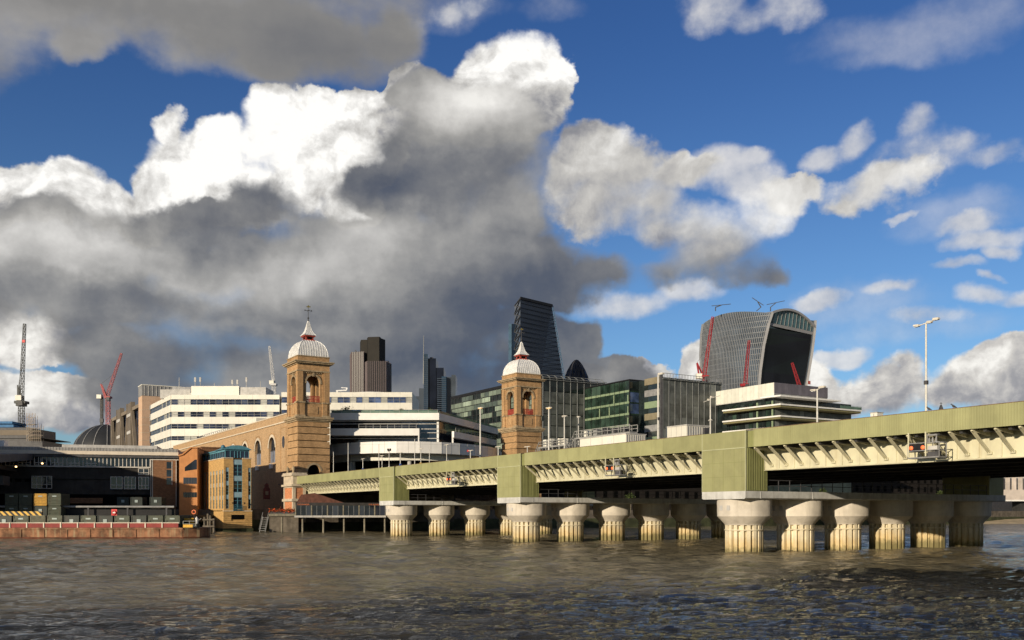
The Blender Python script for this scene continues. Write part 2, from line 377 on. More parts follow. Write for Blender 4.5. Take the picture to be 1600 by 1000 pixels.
def rib_mat(name, col, rough, pitch, axis=0, var=0.08, streak=0.25, streak_col=None):
    """ribbed sheet: fine ribs along the object's axis as relief"""
    m = pmat(name, col, rough, var, 0.6, streak=streak, streak_col=streak_col); N.T = m.node_tree
    b = N.T.nodes['Principled BSDF']
    t = N.T.nodes.new('ShaderNodeTexCoord'); s = N.T.nodes.new('ShaderNodeSeparateXYZ'); N.T.links.new(t.outputs['Object'], s.inputs[0])
    h = N._m('SINE', (N(s.outputs[0]) + N(s.outputs[1])) * (2 * math.pi / pitch))
    bn = N.T.nodes.new('ShaderNodeBump'); bn.inputs['Strength'].default_value = 0.13; bn.inputs['Distance'].default_value = pitch * .25
    N.T.links.new(h.k, bn.inputs['Height']); N.T.links.new(bn.outputs[0], b.inputs['Normal'])
    return m
def brick_mat(name, col, mortar, size=(0.45, 0.15), var=0.25, dirt=0.35):
    m = bpy.data.materials.new(name); m.use_nodes = True; N.T = m.node_tree
    b = N.T.nodes['Principled BSDF']; b.inputs['Roughness'].default_value = 0.9; b.inputs['Specular IOR Level'].default_value = 0.2
    t = N.T.nodes.new('ShaderNodeTexCoord'); s = N.T.nodes.new('ShaderNodeSeparateXYZ'); N.T.links.new(t.outputs['Object'], s.inputs[0])
    uv = combine(N(s.outputs[0]) + N(s.outputs[1]), N(s.outputs[2]))
    k = N.T.nodes.new('ShaderNodeTexBrick'); N.T.links.new(uv.k, k.inputs['Vector'])
    k.inputs['Scale'].default_value = 1.0; k.inputs['Brick Width'].default_value = size[0]; k.inputs['Row Height'].default_value = size[1]
    k.inputs['Mortar Size'].default_value = 0.012; k.inputs['Bias'].default_value = 0.0
    k.inputs['Color1'].default_value = (*[c * (1 - var) for c in col], 1); k.inputs['Color2'].default_value = (*[c * (1 + var) for c in col], 1)
    k.inputs['Mortar'].default_value = (*mortar, 1)
    g = N.T.nodes.new('ShaderNodeNewGeometry'); pos = N(g.outputs['Position'])
    st = noise(vec('MULTIPLY', pos, (1.0, 1.0, 0.35)), 0.7, 8.0, 0.68)
    c = mix(smooth(st, 0.42, 0.72) * dirt, N(k.outputs['Color']), tuple(x * 0.45 for x in col))
    n2 = noise(pos, 5.0, 4.0, 0.6)
    c = mix(smooth(n2, 0.35, 0.75) * 0.3, c, tuple(min(1, x * 1.35) for x in col))
    oi = N.T.nodes.new('ShaderNodeObjectInfo'); k_ = N(oi.outputs['Random']) * 0.24 + 0.86
    c = vec('MULTIPLY', c, combine(k_, k_, k_ * 1.02))
    N.T.links.new(c.k, b.inputs['Base Color'])
    return m
def glass_mat(name, col, rough=0.06, var=0.5, scale=0.35, spec=0.6, cell=None):
    """dark reflecting window glass; what is behind it varies from pane to pane"""
    m = bpy.data.materials.new(name); m.use_nodes = True; N.T = m.node_tree
    b = N.T.nodes['Principled BSDF']; b.inputs['Roughness'].default_value = rough
    b.inputs['Specular IOR Level'].default_value = spec
    g = N.T.nodes.new('ShaderNodeNewGeometry'); pos = N(g.outputs['Position'])
    n1 = noise(pos, scale, 3.0, 0.5)
    c = mix(smooth(n1, 0.35, 0.68), tuple(x * (1 - var) for x in col), tuple(min(1, x * (1 + var)) for x in col))
    oi = N.T.nodes.new('ShaderNodeObjectInfo')
    c = mix(smooth(N(oi.outputs['Random']), 0.75, 1.0) * 0.5, c, tuple(min(1, x * 3 + .03) for x in col))
    N.T.links.new(c.k, b.inputs['Base Color'])
    bn = N.T.nodes.new('ShaderNodeBump'); bn.inputs['Strength'].default_value = 0.08; bn.inputs['Distance'].default_value = 0.1
    N.T.links.new(noise(pos, 0.5, 2.0, 0.5).k, bn.inputs['Height']); N.T.links.new(bn.outputs[0], b.inputs['Normal'])
    return m
def emit_mat(name, col, strength):
    m = bpy.data.materials.new(name); m.use_nodes = True; N.T = m.node_tree
    b = N.T.nodes['Principled BSDF']; b.inputs['Base Color'].default_value = (*col, 1)
    b.inputs['Emission Color'].default_value = (*col, 1); b.inputs['Emission Strength'].default_value = strength
    return m

M = {}
M['green'] = rib_mat('green_cladding', (.305, .306, .150), .55, 0.22, 1, streak=.22, streak_col=(.17, .16, .07))
M['green_side'] = rib_mat('green_ribbed_side', (.24, .25, .10), .6, 0.30, 0, streak=.35)  # darker copy of the cladding, side and recess shade put into its colour
M['green_plain'] = pmat('green_painted_steel', (.31, .31, .16), .55, .1, .8)
M['green_trim'] = pmat('pale_green_trim', (.43, .44, .27), .5, .1, .8)
M['cream'] = pmat('cream_painted_steel', (.58, .555, .40), .5, .10, .7, streak=.30, streak_col=(.30, .22, .11))
M['cream_dark'] = pmat('weathered_cream_steel', (.55, .52, .37), .6, .15, 1.2, streak=.25)
M['steel_dark'] = pmat('dark_bridge_steel', (.035, .035, .035), .7, .3, .8)
M['concrete'] = pmat('pale_pier_concrete', (.60, .55, .47), .85, .12, .8, streak=.35, streak_col=(.30, .26, .21), bump=.2)
M['white_cap'] = pmat('whitewashed_concrete', (.54, .54, .52), .75, .15, .9, streak=.5, streak_col=(.30, .29, .27))
M['rail'] = pmat('galvanised_rail', (.27, .27, .26), .5, .15, 2.0)
M['pole'] = pmat('galvanised_pole', (.55, .54, .50), .45, .12, 2.0)
M['white'] = pmat('white_panel', (.74, .73, .70), .5, .06, .5, streak=.12, streak_col=(.45, .43, .38))
M['offwhite'] = pmat('cream_white_panel', (.70, .68, .60), .5, .07, .3, streak=.10, streak_col=(.45, .42, .35))
M['black'] = pmat('black_paint', (.012, .012, .013), .5, .3, 2.0)
M['darkgrey'] = pmat('dark_grey_metal', (.06, .06, .065), .6, .25, 1.0)
M['grey'] = pmat('mid_grey_metal', (.25, .25, .25), .6, .2, .8)
M['lightgrey'] = pmat('light_grey_concrete', (.46, .45, .43), .8, .15, .6, streak=.25)
M['brick'] = brick_mat('yellow_stock_brick', (.43, .262, .125), (.30, .23, .14), dirt=.7)
M['brick_wall'] = brick_mat('cleaned_stock_brick', (.47, .31, .165), (.36, .28, .19), dirt=.3)
M['stone'] = pmat('weathered_stone', (.34, .26, .16), .9, .25, 1.3, streak=.5, streak_col=(.11, .085, .055))
M['stone_pale'] = pmat('pale_portland_stone', (.55, .47, .36), .85, .15, 1.0, streak=.35)
M['lead'] = pmat('white_lead_sheet', (.66, .66, .65), .45, .12, 1.3, streak=.3, streak_col=(.38, .38, .38))
M['redpaint'] = pmat('red_painted_iron', (.34, .06, .04), .6, .15, 2.0)
M['gold'] = pmat('gilt', (.75, .48, .12), .3, .1, 2.0, metal=.9)
M['glass'] = glass_mat('dark_window_glass', (.012, .016, .026))
M['glass_blue'] = glass_mat('blue_window_glass', (.02, .03, .06))
M['void'] = pmat('dark_interior', (.006, .006, .006), .95, .2, 1.0, spec=0.0)  # near-black colour stands in for the unlit depth of openings

# ------------------------------------------------------------------ river
def water_mat():
    m = bpy.data.materials.new('muddy_river_water'); m.use_nodes = True; N.T = m.node_tree
    b = N.T.nodes['Principled BSDF']; b.inputs['IOR'].default_value = 1.33
    b.inputs['Specular IOR Level'].default_value = 0.5
    g = N.T.nodes.new('ShaderNodeNewGeometry'); pos = N(g.outputs['Position'])
    s = N.T.nodes.new('ShaderNodeSeparateXYZ'); N.T.links.new(g.outputs['Position'], s.inputs[0])
    X, Y = N(s.outputs[0]), N(s.outputs[1])
    # silt-laden reach along the far bank, clearer deep water towards the near bank
    n0 = noise(vec('MULTIPLY', pos, (.6, 1.0, 1)), .06, 5.0, .6)
    silt = smooth(Y - X * .60 - 47.0 + (n0 - .5) * 46.0, -4.0, 6.0)
    n1 = noise(vec('MULTIPLY', pos, (.6, 1.2, 1)), .09, 6.0, .6)
    tan_ = mix(smooth(n1, .35, .7), (.130, .114, .074), (.225, .192, .122))
    n2 = noise(vec('MULTIPLY', pos, (.5, 1.2, 1)), .25, 4.0, .6)
    tan_ = mix(smooth(n2, .58, .75) * .55, tan_, (.27, .20, .09))
    n3 = noise(vec('MULTIPLY', pos, (.5, .9, 1)), .45, 5.0, .65)
    tan_ = mix(smooth(n3, .52, .68) * .6, tan_, (.055, .049, .032))
    deep = mix(smooth(n1, .35, .7), (.010, .011, .011), (.040, .035, .023))
    N.T.links.new(mix(silt, deep, tan_).k, b.inputs['Base Color'])
    N.T.links.new((silt * .06 + .05).k, b.inputs['Roughness'])
    w1 = noise(vec('MULTIPLY', pos, (.55, 1.5, 1)), 2.6, 6.0, .62, dist=.5)
    w2 = noise(vec('MULTIPLY', pos, (.45, 1.3, 1)), .55, 4.0, .55, dist=.4)
    bn = N.T.nodes.new('ShaderNodeBump'); bn.inputs['Strength'].default_value = 1.0; bn.inputs['Distance'].default_value = 0.30
    w3 = noise(vec('MULTIPLY', pos, (.6, 1.0, 1)), .26, 5.0, .62, dist=.5)
    N.T.links.new((w1 * .8 + w2 * 1.5 + w3 * 5.0).k, bn.inputs['Height']); N.T.links.new(bn.outputs[0], b.inputs['Normal'])
    return m
M['water'] = water_mat()
def make_water():
    ys = [-600., -200., -40., 0., 12., 18., 22.]
    y = 24.0
    while y < 330: ys.append(y); y += max(.11, .42 * y * y / (HC * 944))
    ys += [y, y * 1.1, 450., 700., 1500., 6000.]
    ys = np.array(ys)
    t = np.concatenate([[-40, -12, -4, -2, -1.2, -.85], np.linspace(-.62, .62, 430), [.85, 1.2, 2, 4, 12, 40]])
    S = np.clip(ys, 34, 900)
    X = t[None, :] * S[:, None]; Y = np.repeat(ys[:, None], len(t), 1)
    rng = np.random.default_rng(5)
    h = np.zeros_like(X); px = Y * 1.0 / 944
    for i in range(110):
        lam = 0.40 * (11.0 ** rng.random())               # 0.4 to 4.4 m
        th = rng.normal(math.radians(82), .42)            # crests run mostly across the view
        k = 2 * math.pi / lam; ph = rng.random() * 6.28
        amp = .040 * lam / (2 * math.pi) * rng.uniform(.5, 1.4)
        fade = np.clip((lam / (px * 2.4 + px * Y / HC * .55) - .8), 0, 1)
        env = .5 + .5 * np.sin(X * rng.uniform(.05, .3) + Y * rng.uniform(.03, .2) + rng.random() * 6)
        a = k * (math.cos(th) * X + math.sin(th) * Y) + ph + 1.2 * np.sin(X * .21 * rng.uniform(.3, 1) + Y * .13 + i)
        h += amp * fade * env * (2.0 * ((np.sin(a) + 1) / 2) ** 1.9 - .75)
    for i in range(44):
        lam = 2.6 * (3.6 ** rng.random())                 # 2.6 to 9 m, short-crested chop that still reads far out
        th = rng.normal(math.radians(88), .5); k = 2 * math.pi / lam; ph = rng.random() * 6.28
        amp = .030 * lam / (2 * math.pi) * rng.uniform(.5, 1.4)
        fade = np.clip((lam / (px * 1.6 + px * Y / HC * .38) - .6), 0, 1) * np.clip((Y - 40) / 40, 0, 1)
        env = np.clip(np.sin(X * rng.uniform(.2, .8) + 2 * np.sin(Y * .09 + i)) * np.sin(Y * rng.uniform(.05, .2) + i * 2.1), 0, 1)
        a = k * (math.cos(th) * X + math.sin(th) * Y) + ph
        h += 3.4 * amp * fade * env * (2.0 * ((np.sin(a) + 1) / 2) ** 1.9 - .75)
    # the near reach is ruffled by wind, the reach along the far bank lies smoother
    edge = 49 + .60 * X + 5 * np.sin(X * .11) + 3 * np.sin(X * .27 + 1)
    h *= .62 + .40 / (1 + np.exp((Y - edge) / 4.0))
    inside = (np.abs(t)[None, :] < .63) & (Y > 22) & (Y < 330)
    h = np.where(inside, h, 0)
    n, m = X.shape
    v = np.stack([X, Y, h], -1).reshape(-1, 3)
    idx = np.arange(n * m).reshape(n, m)
    q = np.stack([idx[:-1, :-1], idx[:-1, 1:], idx[1:, 1:], idx[1:, :-1]], -1).reshape(-1, 4)
    me = bpy.data.meshes.new('river_water')
    me.vertices.add(len(v)); me.vertices.foreach_set('co', v.ravel().astype(np.float32))
    me.loops.add(q.size); me.loops.foreach_set('vertex_index', q.ravel().astype(np.int32))
    me.polygons.add(len(q)); me.polygons.foreach_set('loop_start', np.arange(0, q.size, 4, dtype=np.int32))
    me.polygons.foreach_set('use_smooth', np.ones(len(q), bool))
    me.update(calc_edges=True); me.materials.append(M['water'])
    return structure(link('river_water', me))
make_water()

# ------------------------------------------------------------------ frames shared by bridge and station
AX = R(31.2)                                   # the bridge's cross direction, from +X; x runs across (east), y along it (north)
CA, SA = math.cos(AX), math.sin(AX)
BO = (23.5, 95.5)                              # the near pier's first column
def b2w(x, y): return BO[0] + CA * x - SA * y, BO[1] + SA * x + CA * y
def w2b(X, Y): X -= BO[0]; Y -= BO[1]; return CA * X + SA * Y, -SA * X + CA * Y
def along(px, x):
    """distance along the bridge of the point at cross offset x seen in photo column px; and its depth"""
    k = (px - HX) / F; X0, Y0 = BO[0] + CA * x, BO[1] + SA * x
    y = (X0 - k * Y0) / (SA + k * CA)
    return y, Y0 + CA * y

# ------------------------------------------------------------------ banks: ground behind a river wall
M['ground'] = pmat('pale_paving', (.22, .21, .19), .9, .2, .2)
M['algae'] = pmat('algae_on_river_wall', (.045, .052, .022), .9, .5, .5, streak=.5, streak_col=(.03, .022, .012), bump=.5, bscale=3.0)
M['riverwall'] = pmat('wet_river_wall', (.13, .11, .085), .9, .4, .6, streak=.5, bump=.4, bscale=3)
bank = [(-900, 214), (-64.5, 214), (-64.5, 208), (-52, 212), (-44, 224), (30, 268), (300, 440), (900, 700), (9000, 4000), (9000, 9000), (-9000, 9000), (-9000, 900)]
structure(MB().prism(bank, -2.0, 4.3).build('north_bank_ground', M['ground']))
rw = MB()
wl = [(-900, 213.6), (-64.1, 213.6), (-64.1, 207.6), (-51.8, 211.5), (-43.7, 223.5), (30.3, 267.5), (300.3, 439.5), (900, 699)]
for (a, b_) in zip(wl[:-1], wl[1:]):
    d = Vector((b_[0] - a[0], b_[1] - a[1], 0)).normalized(); nrm = Vector((d.y, -d.x, 0)) * .9
    A_, B_ = Vector((*a, 0)), Vector((*b_, 0)); up = Vector((0, 0, 1))
    rw.add([A_ + nrm - 2 * up, B_ + nrm - 2 * up, B_ + nrm * .6 + 2.6 * up, A_ + nrm * .6 + 2.6 * up, B_ + nrm * .6 + 4.32 * up, A_ + nrm * .6 + 4.32 * up, B_ - nrm + 4.32 * up, A_ - nrm + 4.32 * up],
           [(0, 1, 2, 3)])
    rw.mat(1).add([A_ + nrm * .6 + 2.6 * up, B_ + nrm * .6 + 2.6 * up, B_ + nrm * .6 + 4.9 * up, A_ + nrm * .6 + 4.9 * up, B_ - nrm * .2 + 4.9 * up, A_ - nrm * .2 + 4.9 * up, B_ - nrm * .2 + 4.2 * up, A_ - nrm * .2 + 4.2 * up], [(0, 1, 2, 3), (3, 2, 4, 5), (5, 4, 6, 7)]).mat(0)
structure(rw.build('river_wall', [M['algae'], M['riverwall']]))

# ------------------------------------------------------------------ railway bridge
XF, XW = -2.87, -0.27                          # parapet face, girder web
ZT, ZP, ZG, ZB, ZC = 12.05, 10.38, 8.25, 6.17, 5.4   # parapet top and bottom, girder bottom, cap top and bottom
PIERS = [-41.5, 0.0, 41.5, 83.0]
YEND = along(464, -2.87)[0]
bridge = thing('railway_bridge', 'green and cream steel railway bridge on pale fluted column piers', 'bridge', (*BO, 0), AX)

def shaft_material():
    m = pmat('tide_stained_column', (.66, .59, .43), .8, .15, .9, streak=.35, streak_col=(.34, .25, .11), bump=.2)
    N.T = m.node_tree; b = N.T.nodes['Principled BSDF']; old = N(b.inputs['Base Color'].links[0].from_socket)
    g = N.T.nodes.new('ShaderNodeNewGeometry'); s = N.T.nodes.new('ShaderNodeSeparateXYZ'); N.T.links.new(g.outputs['Position'], s.inputs[0])
    pos = N(g.outputs['Position']); oi = N.T.nodes.new('ShaderNodeObjectInfo'); z = N(s.outputs[2]) + (noise(pos, 1.6, 6, .65) - .5) * 1.9 + (N(oi.outputs['Random']) - .5) * .9
    c = mix((1.0 - smooth(z, .7, 2.2)) * .75, old, (.58, .43, .19))           # yellow tide band
    c = mix((1.0 - smooth(z, .15, 1.0)) * .75, c, (.10, .10, .035))  # weed at the water
    N.T.links.new(c.k, b.inputs['Base Color']); return m
M['shaft'] = shaft_material()
def fluted_shaft():
    mb = MB(); n = 18; prof = []
    for i in range(n):
        for k, r in ((-.34, 1.90), (.18, 1.90), (.25, 1.52), (.59, 1.52)):
            t = 2 * math.pi * (i + k) / n; prof.append((r * math.cos(t), r * math.sin(t)))
    return mb.prism(prof, -2.5, 2.9).mesh('column_shaft')
def octa(r, z, n=32):
    out = []
    for i in range(n):
        t = 2 * math.pi * (i + .5) / n; k = (t + math.pi / 8) % (math.pi / 4) - math.pi / 8
        q = r * (.55 * math.cos(math.pi / 8) / math.cos(k) + .45) * .985          # an octagon with its corners rounded off
        out.append((q * math.cos(t), q * math.sin(t), z))
    return out
me_shaft = fluted_shaft(); me_shaft.materials.append(M['shaft'])
hd = MB(); hd.smooth = True; hd.rings([octa(2.02, 2.82), octa(2.08, 2.92)]); hd.rings([octa(2.08, 2.92), octa(2.84, 3.70)], caps=False); hd.rings([octa(2.84, 3.70), octa(2.88, ZC - .003)])
me_head = hd.mesh('column_head'); me_head.materials.append(M['concrete'])
lug = MB().box(-2.76, -2.68, -.75, -.35, 4.3, 4.8).box(-2.76, -2.68, .35, .75, 4.3, 4.8)
me_collar = MB().lathe([(1.9, 2.25), (1.97, 2.27), (1.97, 2.37), (1.9, 2.39)], 40).mesh('column_collar'); me_collar.materials.append(M['shaft'])
me_plate = box_mesh('inspection_plate', M['lightgrey'], -2.70, -2.64, -.22, .22, 4.28, 4.78)
NC = 6; CW = 7.4
for j, y in enumerate(PIERS):
    capm = MB()
    capm.slab([(y - 2.9, ZC + .0), (y + 2.9, ZC + .0), (y + 3.05, ZC + .10), (y + 3.05, ZB - .003), (y - 3.05, ZB - .003), (y - 3.05, ZC + .10)], 'x', XF - .02, NC * CW - 4.2)
    for s in range(6):
        xj = XF + 2.0 + 7.4 * s
        capm.box(xj, xj + .08, y - 3.09, y + 3.09, ZC + .05, ZB - .05)
    pier = capm.build('pier', M['white_cap'], bridge)
    for k in range(NC):
        link('column_shaft', me_shaft, pier, (k * CW, y, 0), .04 * k)
        link('column_head', me_head, pier, (k * CW, y, 0))
        link('column_collar', me_collar, pier, (k * CW, y, 0))
        if k < 3 and y >= 0:
            for yy in (-.5, .5): link('inspection_plate', me_plate, pier, (k * CW, y + yy, 0))
    rl = MB()
    for s in range(24):
        x = .2 + s * 1.58
        rl.bar((x, y - 2.9, ZB), (x, y - 2.9, ZB + 1.1), .06)
    for z in (.55, 1.1): rl.bar((.2, y - 2.9, ZB + z), (.2 + 23 * 1.58, y - 2.9, ZB + z), .06)
    rl.build('walkway_railing', M['darkgrey'], pier)
    # green clad box over the pier, flush with the parapet
    for (xa, xb, nm) in ((XF, XW + .35, 'pier_cladding'), (NC * CW - CW - XW - .35, NC * CW - CW - XF, 'pier_cladding')):
        cl = MB()
        cl.box(xa, xb, y - 3.0, y + 3.0, ZB, ZP - .02)
        cl.mat(1).box(xa - .03, xa + .10, y - 3.07, y - 2.98, ZB, ZT + .02)       # corner trims
        cl.box(xa - .03, xa + .10, y + 2.98, y + 3.07, ZB, ZT + .02)
        cl.mat(0).box(xa + .001, xa + .5, y - 3.0, y + 3.0, ZP + .02, ZT)
        cl.mat(1).box(xa - .05, xa + .3, y - 2.97, y + 2.97, ZP - .05, ZP + .05)  # seam ledge, its lit top edge painted in as a paler colour
        clad = cl.build(nm, [M['green'], M['green_trim']], bridge)
        if xa < 0:
            pj = MB()
            for yy in (-1.5, 0, 1.5): pj.box(xa - .006, xa + .01, y + yy - .018, y + yy + .018, ZB + .02, ZP - .06)
            for zz in (7.6, 9.0): pj.box(xa - .005, xa + .01, y - 2.96, y + 2.96, zz - .016, zz + .016)
            pj.build('panel_joints', M['green_side'], clad)
            sr = MB()
            for i in range(12): sr.box(xa + .22 + i * .235, xa + .32 + i * .235, y - 3.09, y - 3.002, ZB + .05, ZP - .05)
            o = sr.build('side_ribs', M['green_side'], clad); o['kind'] = 'stuff'

# parapet: clad panels between the pier boxes, west side in panels, east side plain
spans = [(PIERS[i] + 3.08, PIERS[i + 1] - 3.08) for i in range(3)] + [(PIERS[3] + 3.08, YEND), (-83.0, PIERS[0] - 3.08)]
west = MB()
for a, b_ in spans: west.box(XF + .26, XF + .40, a, b_, ZP + .02, ZT - .06)
par = west.build('parapet', M['green_side'], bridge)
REC = 1.0                                       # the cladding stops short of each pier box, leaving a ribbed recess
me_cache = {}
for a, b_ in spans[:4]:
    if b_ < 90: b_ -= REC
    k = round((b_ - a) / 2.02); w = (b_ - a) / k
    if round(w, 3) not in me_cache:
        mb = MB().box(XF, XF + .255, .008, w - .008, ZP, ZT)
        me = mb.mesh('parapet_panel'); me.materials.append(M['green']); me_cache[round(w, 3)] = me
    for i in range(k): link('parapet_panel', me_cache[round(w, 3)], par, (0, a + i * w, 0))
cop = MB()
for a, b_ in spans: cop.box(XF - .02, XF + .42, a, b_, ZT + .002, ZT + .05)
cop.build('parapet_coping', pmat('rusty_coping', (.16, .10, .06), .8, .3, 2.), par)
east = MB()
for a, b_ in spans: east.box(37 - XF - .34, 37 - XF, a, b_, ZP, ZT)
east.build('parapet', M['green_plain'], bridge)
deck = MB().box(XF + .36, 37 - XF - .36, -83, YEND + 6, ZP + .22, ZP + .62)
for y in np.arange(-82, YEND, 1.95): deck.box(XF + .4, 37 - XF - .4, y, y + .25, ZP - .25, ZP + .21)
deck.build('deck', M['steel_dark'], bridge)
tr = MB()
for x in (3, 8, 12, 17, 21, 26, 30, 35):
    for dxx in (-.72, .72): tr.box(x + dxx - .04, x + dxx + .04, -83, YEND + 30, ZP + .70, ZP + .85)
tr.build('track_rails', M['darkgrey'], bridge)

# girders: outer one cream with stiffeners and cantilever struts
me_strut = MB()
for o in (-.09, .09): me_strut.bar((XF + .25, o, ZP - .06), (XW - .12, o, ZG + .42), .05, .16)
me_strut.box(XW - .16, XW - .01, -.2, .2, ZG + .28, ZG + .50)
me_strut = me_strut.mesh('strut'); me_strut.materials.append(M['cream_dark'])
me_brk = MB().slab([(XF + .2, ZP - .02), (XW - .01, ZP - .02), (XW - .01, ZP - .42), (XF + .2, ZP - .16)], 'y', -.06, .06).mesh('cantilever_bracket'); me_brk.materials.append(M['cream_dark'])
me_stiff = box_mesh('stiffener', M['cream'], XW - .07, XW - .003, -.05, .05, ZG + .1, ZP - .1)
for a, b_ in spans:
    g = MB().box(XW, XW + .05, a, b_, ZG, ZP + .2).box(XW - .02, XW + .45, a, b_, ZG - .07, ZG + .0)
    gir = g.build('girder', M['cream'], bridge)
    seen = a > -50
    if not seen: continue
    MB().box(XW - .16, XW - .021, a, b_, ZG - .068, ZG + .03).build('bottom_flange', M['cream'], gir)
    n = 19 if b_ < 100 else 28
    if b_ > 100: n = 26
    p = (b_ - a) / n
    for i in range(n):
        y = a + (i + .5) * p
        link('strut', me_strut, gir, (0, y, 0)); link('cantilever_bracket', me_brk, gir, (0, y, 0))
        link('stiffener', me_stiff, gir, (0, y + p * .5, 0))
for x in (6.2, 12.4, 18.6, 24.8, 31, 37.27):
    ig = MB()
    for a, b_ in spans: ig.box(x, x + .06, a - 3.0, b_ + 3.0, ZG, ZP + .2).box(x - .25, x + .3, a - 3.0, b_ + 3.0, ZG - .06, ZG - .001)
    ig.build('inner_girder', M['steel_dark'], bridge)

# ------------------------------------------------------------------ station towers
def make_tower(name, label, px, Y, side):
    h = side / 2
    c0 = (W(px, Y), Y)                                         # its south-west corner
    cx, cy = c0[0] + CA * h - SA * h, c0[1] + SA * h + CA * h
    T = thing(name, label, 'tower', (cx, cy, 0), AX, 'twin station towers')
    FR = [(0, 0, 0), (0, 0, math.pi / 2), (0, 0, math.pi), (0, 0, -math.pi / 2)]
    # banded shaft, a blind arch in the river face
    courses = [4.3, 8.0, 9.65, 11.3, 12.95, 14.6, 16.25, 17.9, 19.55, 21.2, 22.85, 24.5, 25.72]
    core = MB()
    core.box(-h + .35, h - .35, -h + .9, h - .35, 4.3, 25.7)
    core.build('shaft_core', M['stone'], T)
    for z0, z1 in zip(courses[:-1], courses[1:]):
        b = MB(); g = .10
        b.box(-h, -h + .9, -h, h, z0 + g, z1 - g).box(h - .9, h, -h, h, z0 + g, z1 - g).box(-h + .9, h - .9, h - .9, h, z0 + g, z1 - g)
        if z1 > 16.3: b.box(-h + .9, h - .9, -h, -h + .9, z0 + g, z1 - g)
        b.build('brick_course', M['brick'], T)
    MB().arch(-h + .9, h - .9, 4.3, 16.2, .1, 1.55, 4.4, 14.0, .85, -h).build('arch_wall', M['brick'], T)
    MB().archring(.1, 1.55, 14.0, .45, .06, -h).build('arch_moulding', M['stone'], T)
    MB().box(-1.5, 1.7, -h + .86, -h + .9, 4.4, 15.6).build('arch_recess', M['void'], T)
    # great cornice
    c = MB()
    for z0, z1, o in ((25.72, 26.05, .18), (26.05, 26.4, .5), (26.4, 26.85, .75)): c.box(-h - o, h + o, -h - o, h + o, z0, z1)
    c.build('cornice', M['stone'], T)
    # pedestal with panels
    p = MB().box(-h + .28, h - .28, -h + .28, h - .28, 26.85, 30.1)
    for f in FR:
        p.frame(f)
        for x0, x1 in ((-h - .02, -h + 1.75), (h - 1.75, h + .02)): p.box(x0, x1, -h - .02, -h + .6, 26.85, 30.1)
        p.box(-1.1, 1.1, -h + .18, -h + .3, 27.6, 29.3)
    p.build('pedestal', M['brick'], T)
    s = MB()
    for f in FR:
        s.frame(f)
        for x0, x1 in ((-h - .2, -h + 1.85), (h - 1.85, h + .2)): s.box(x0, x1, -h - .2, -h + .4, 30.1, 30.42); s.box(x0, x1, -h - .14, -h + .4, 26.86, 27.3)
        s.box(-h + 1.85, h - 1.85, -h + .15, -h + .5, 30.1, 30.3)
    s.build('pedestal_moulding', M['stone'], T)
    # belfry: an open arch in each face between corner piers
    bel = MB(); rng = MB(); rail = MB()
    for f in FR:
        bel.frame(f); rng.frame(f); rail.frame(f)
        bel.box(-h, -h + 1.35, -h, -h + 1.35, 30.42, 37.6)
        bel.box(-h + 1.35, -h + 1.7, -h + .25, -h + 1.1, 30.42, 37.6).box(h - 1.7, h - 1.35, -h + .25, -h + 1.1, 30.42, 37.6)
        bel.arch(-h + 1.7, h - 1.7, 30.42, 37.6, 0, 1.7, 30.42, 35.0, .9, -h + .45)
        rng.archring(0, 1.7, 35.0, .40, .22, -h + .45)
        rng.box(-2.1, -1.62, -h + .2, -h + .6, 34.8, 35.1).box(1.62, 2.1, -h + .2, -h + .6, 34.8, 35.1).box(-.22, .22, -h + .1, -h + .5, 36.5, 37.5)
        for i in range(14): rail.box(-1.66 + i * .245, -1.54 + i * .245, -h + .62, -h + .70, 30.42, 31.75)
        rail.box(-1.68, 1.68, -h + .58, -h + .74, 31.75, 31.9); rail.box(-1.68, 1.68, -h + .58, -h + .74, 31.0, 31.1)
    bel.build('belfry', M['brick'], T); rng.build('belfry_arch_moulding', M['stone'], T); rail.build('belfry_railing', M['redpaint'], T)
    MB().box(-h + .9, h - .9, -h + .9, h - .9, 30.1, 30.43).build('belfry_floor', M['stone'], T)
    # entablature
    e = MB()
    e.box(-h - .02, h + .02, -h - .02, h + .02, 37.6, 37.9); e.mat(1).box(-h + .02, h - .02, -h + .02, h - .02, 37.9, 39.2).mat(0)
    for z0, z1, o in ((37.55, 37.78, .12), (39.2, 39.45, .25), (39.45, 39.75, .7), (39.75, 40.0, .95)): e.box(-h - o, h + o, -h - o, h + o, z0 + .002, z1)
    for f in FR:
        e.frame(f)
        for i in range(9): e.box(-2.3 + i * .52, -2.05 + i * .52, -h + .2, -h + .5, 37.2, 37.56)
    e.frame(None)
    e.build('entablature', [M['stone'], M['brick']], T)
    a = MB().box(-h + .05, h - .05, -h + .05, h - .05, 40.0, 41.1).mat(1).box(-h - .08, h + .08, -h - .08, h + .08, 41.1, 41.32)
    a.build('attic', [M['brick'], M['stone']], T)
    # four-sided leaded dome with standing seams
    d = MB(); n = 12; r0 = h - .22; hgt = 4.15
    def prof(t): return r0 * (math.cos(t * math.pi / 2) ** .82) if t < 1 else 0
    rs = []
    for i in range(n + 1):
        t = i / n * .86; q = r0 * math.cos(t * math.pi / 2) ** .78; z = 41.32 + hgt * math.sin(t * math.pi / 2) / math.sin(.86 * math.pi / 2)
        rs.append([(-q, -q, z), (q, -q, z), (q, q, z), (-q, q, z)])
    d.rings(rs); d.build('dome', M['lead'], T)
    se = MB()
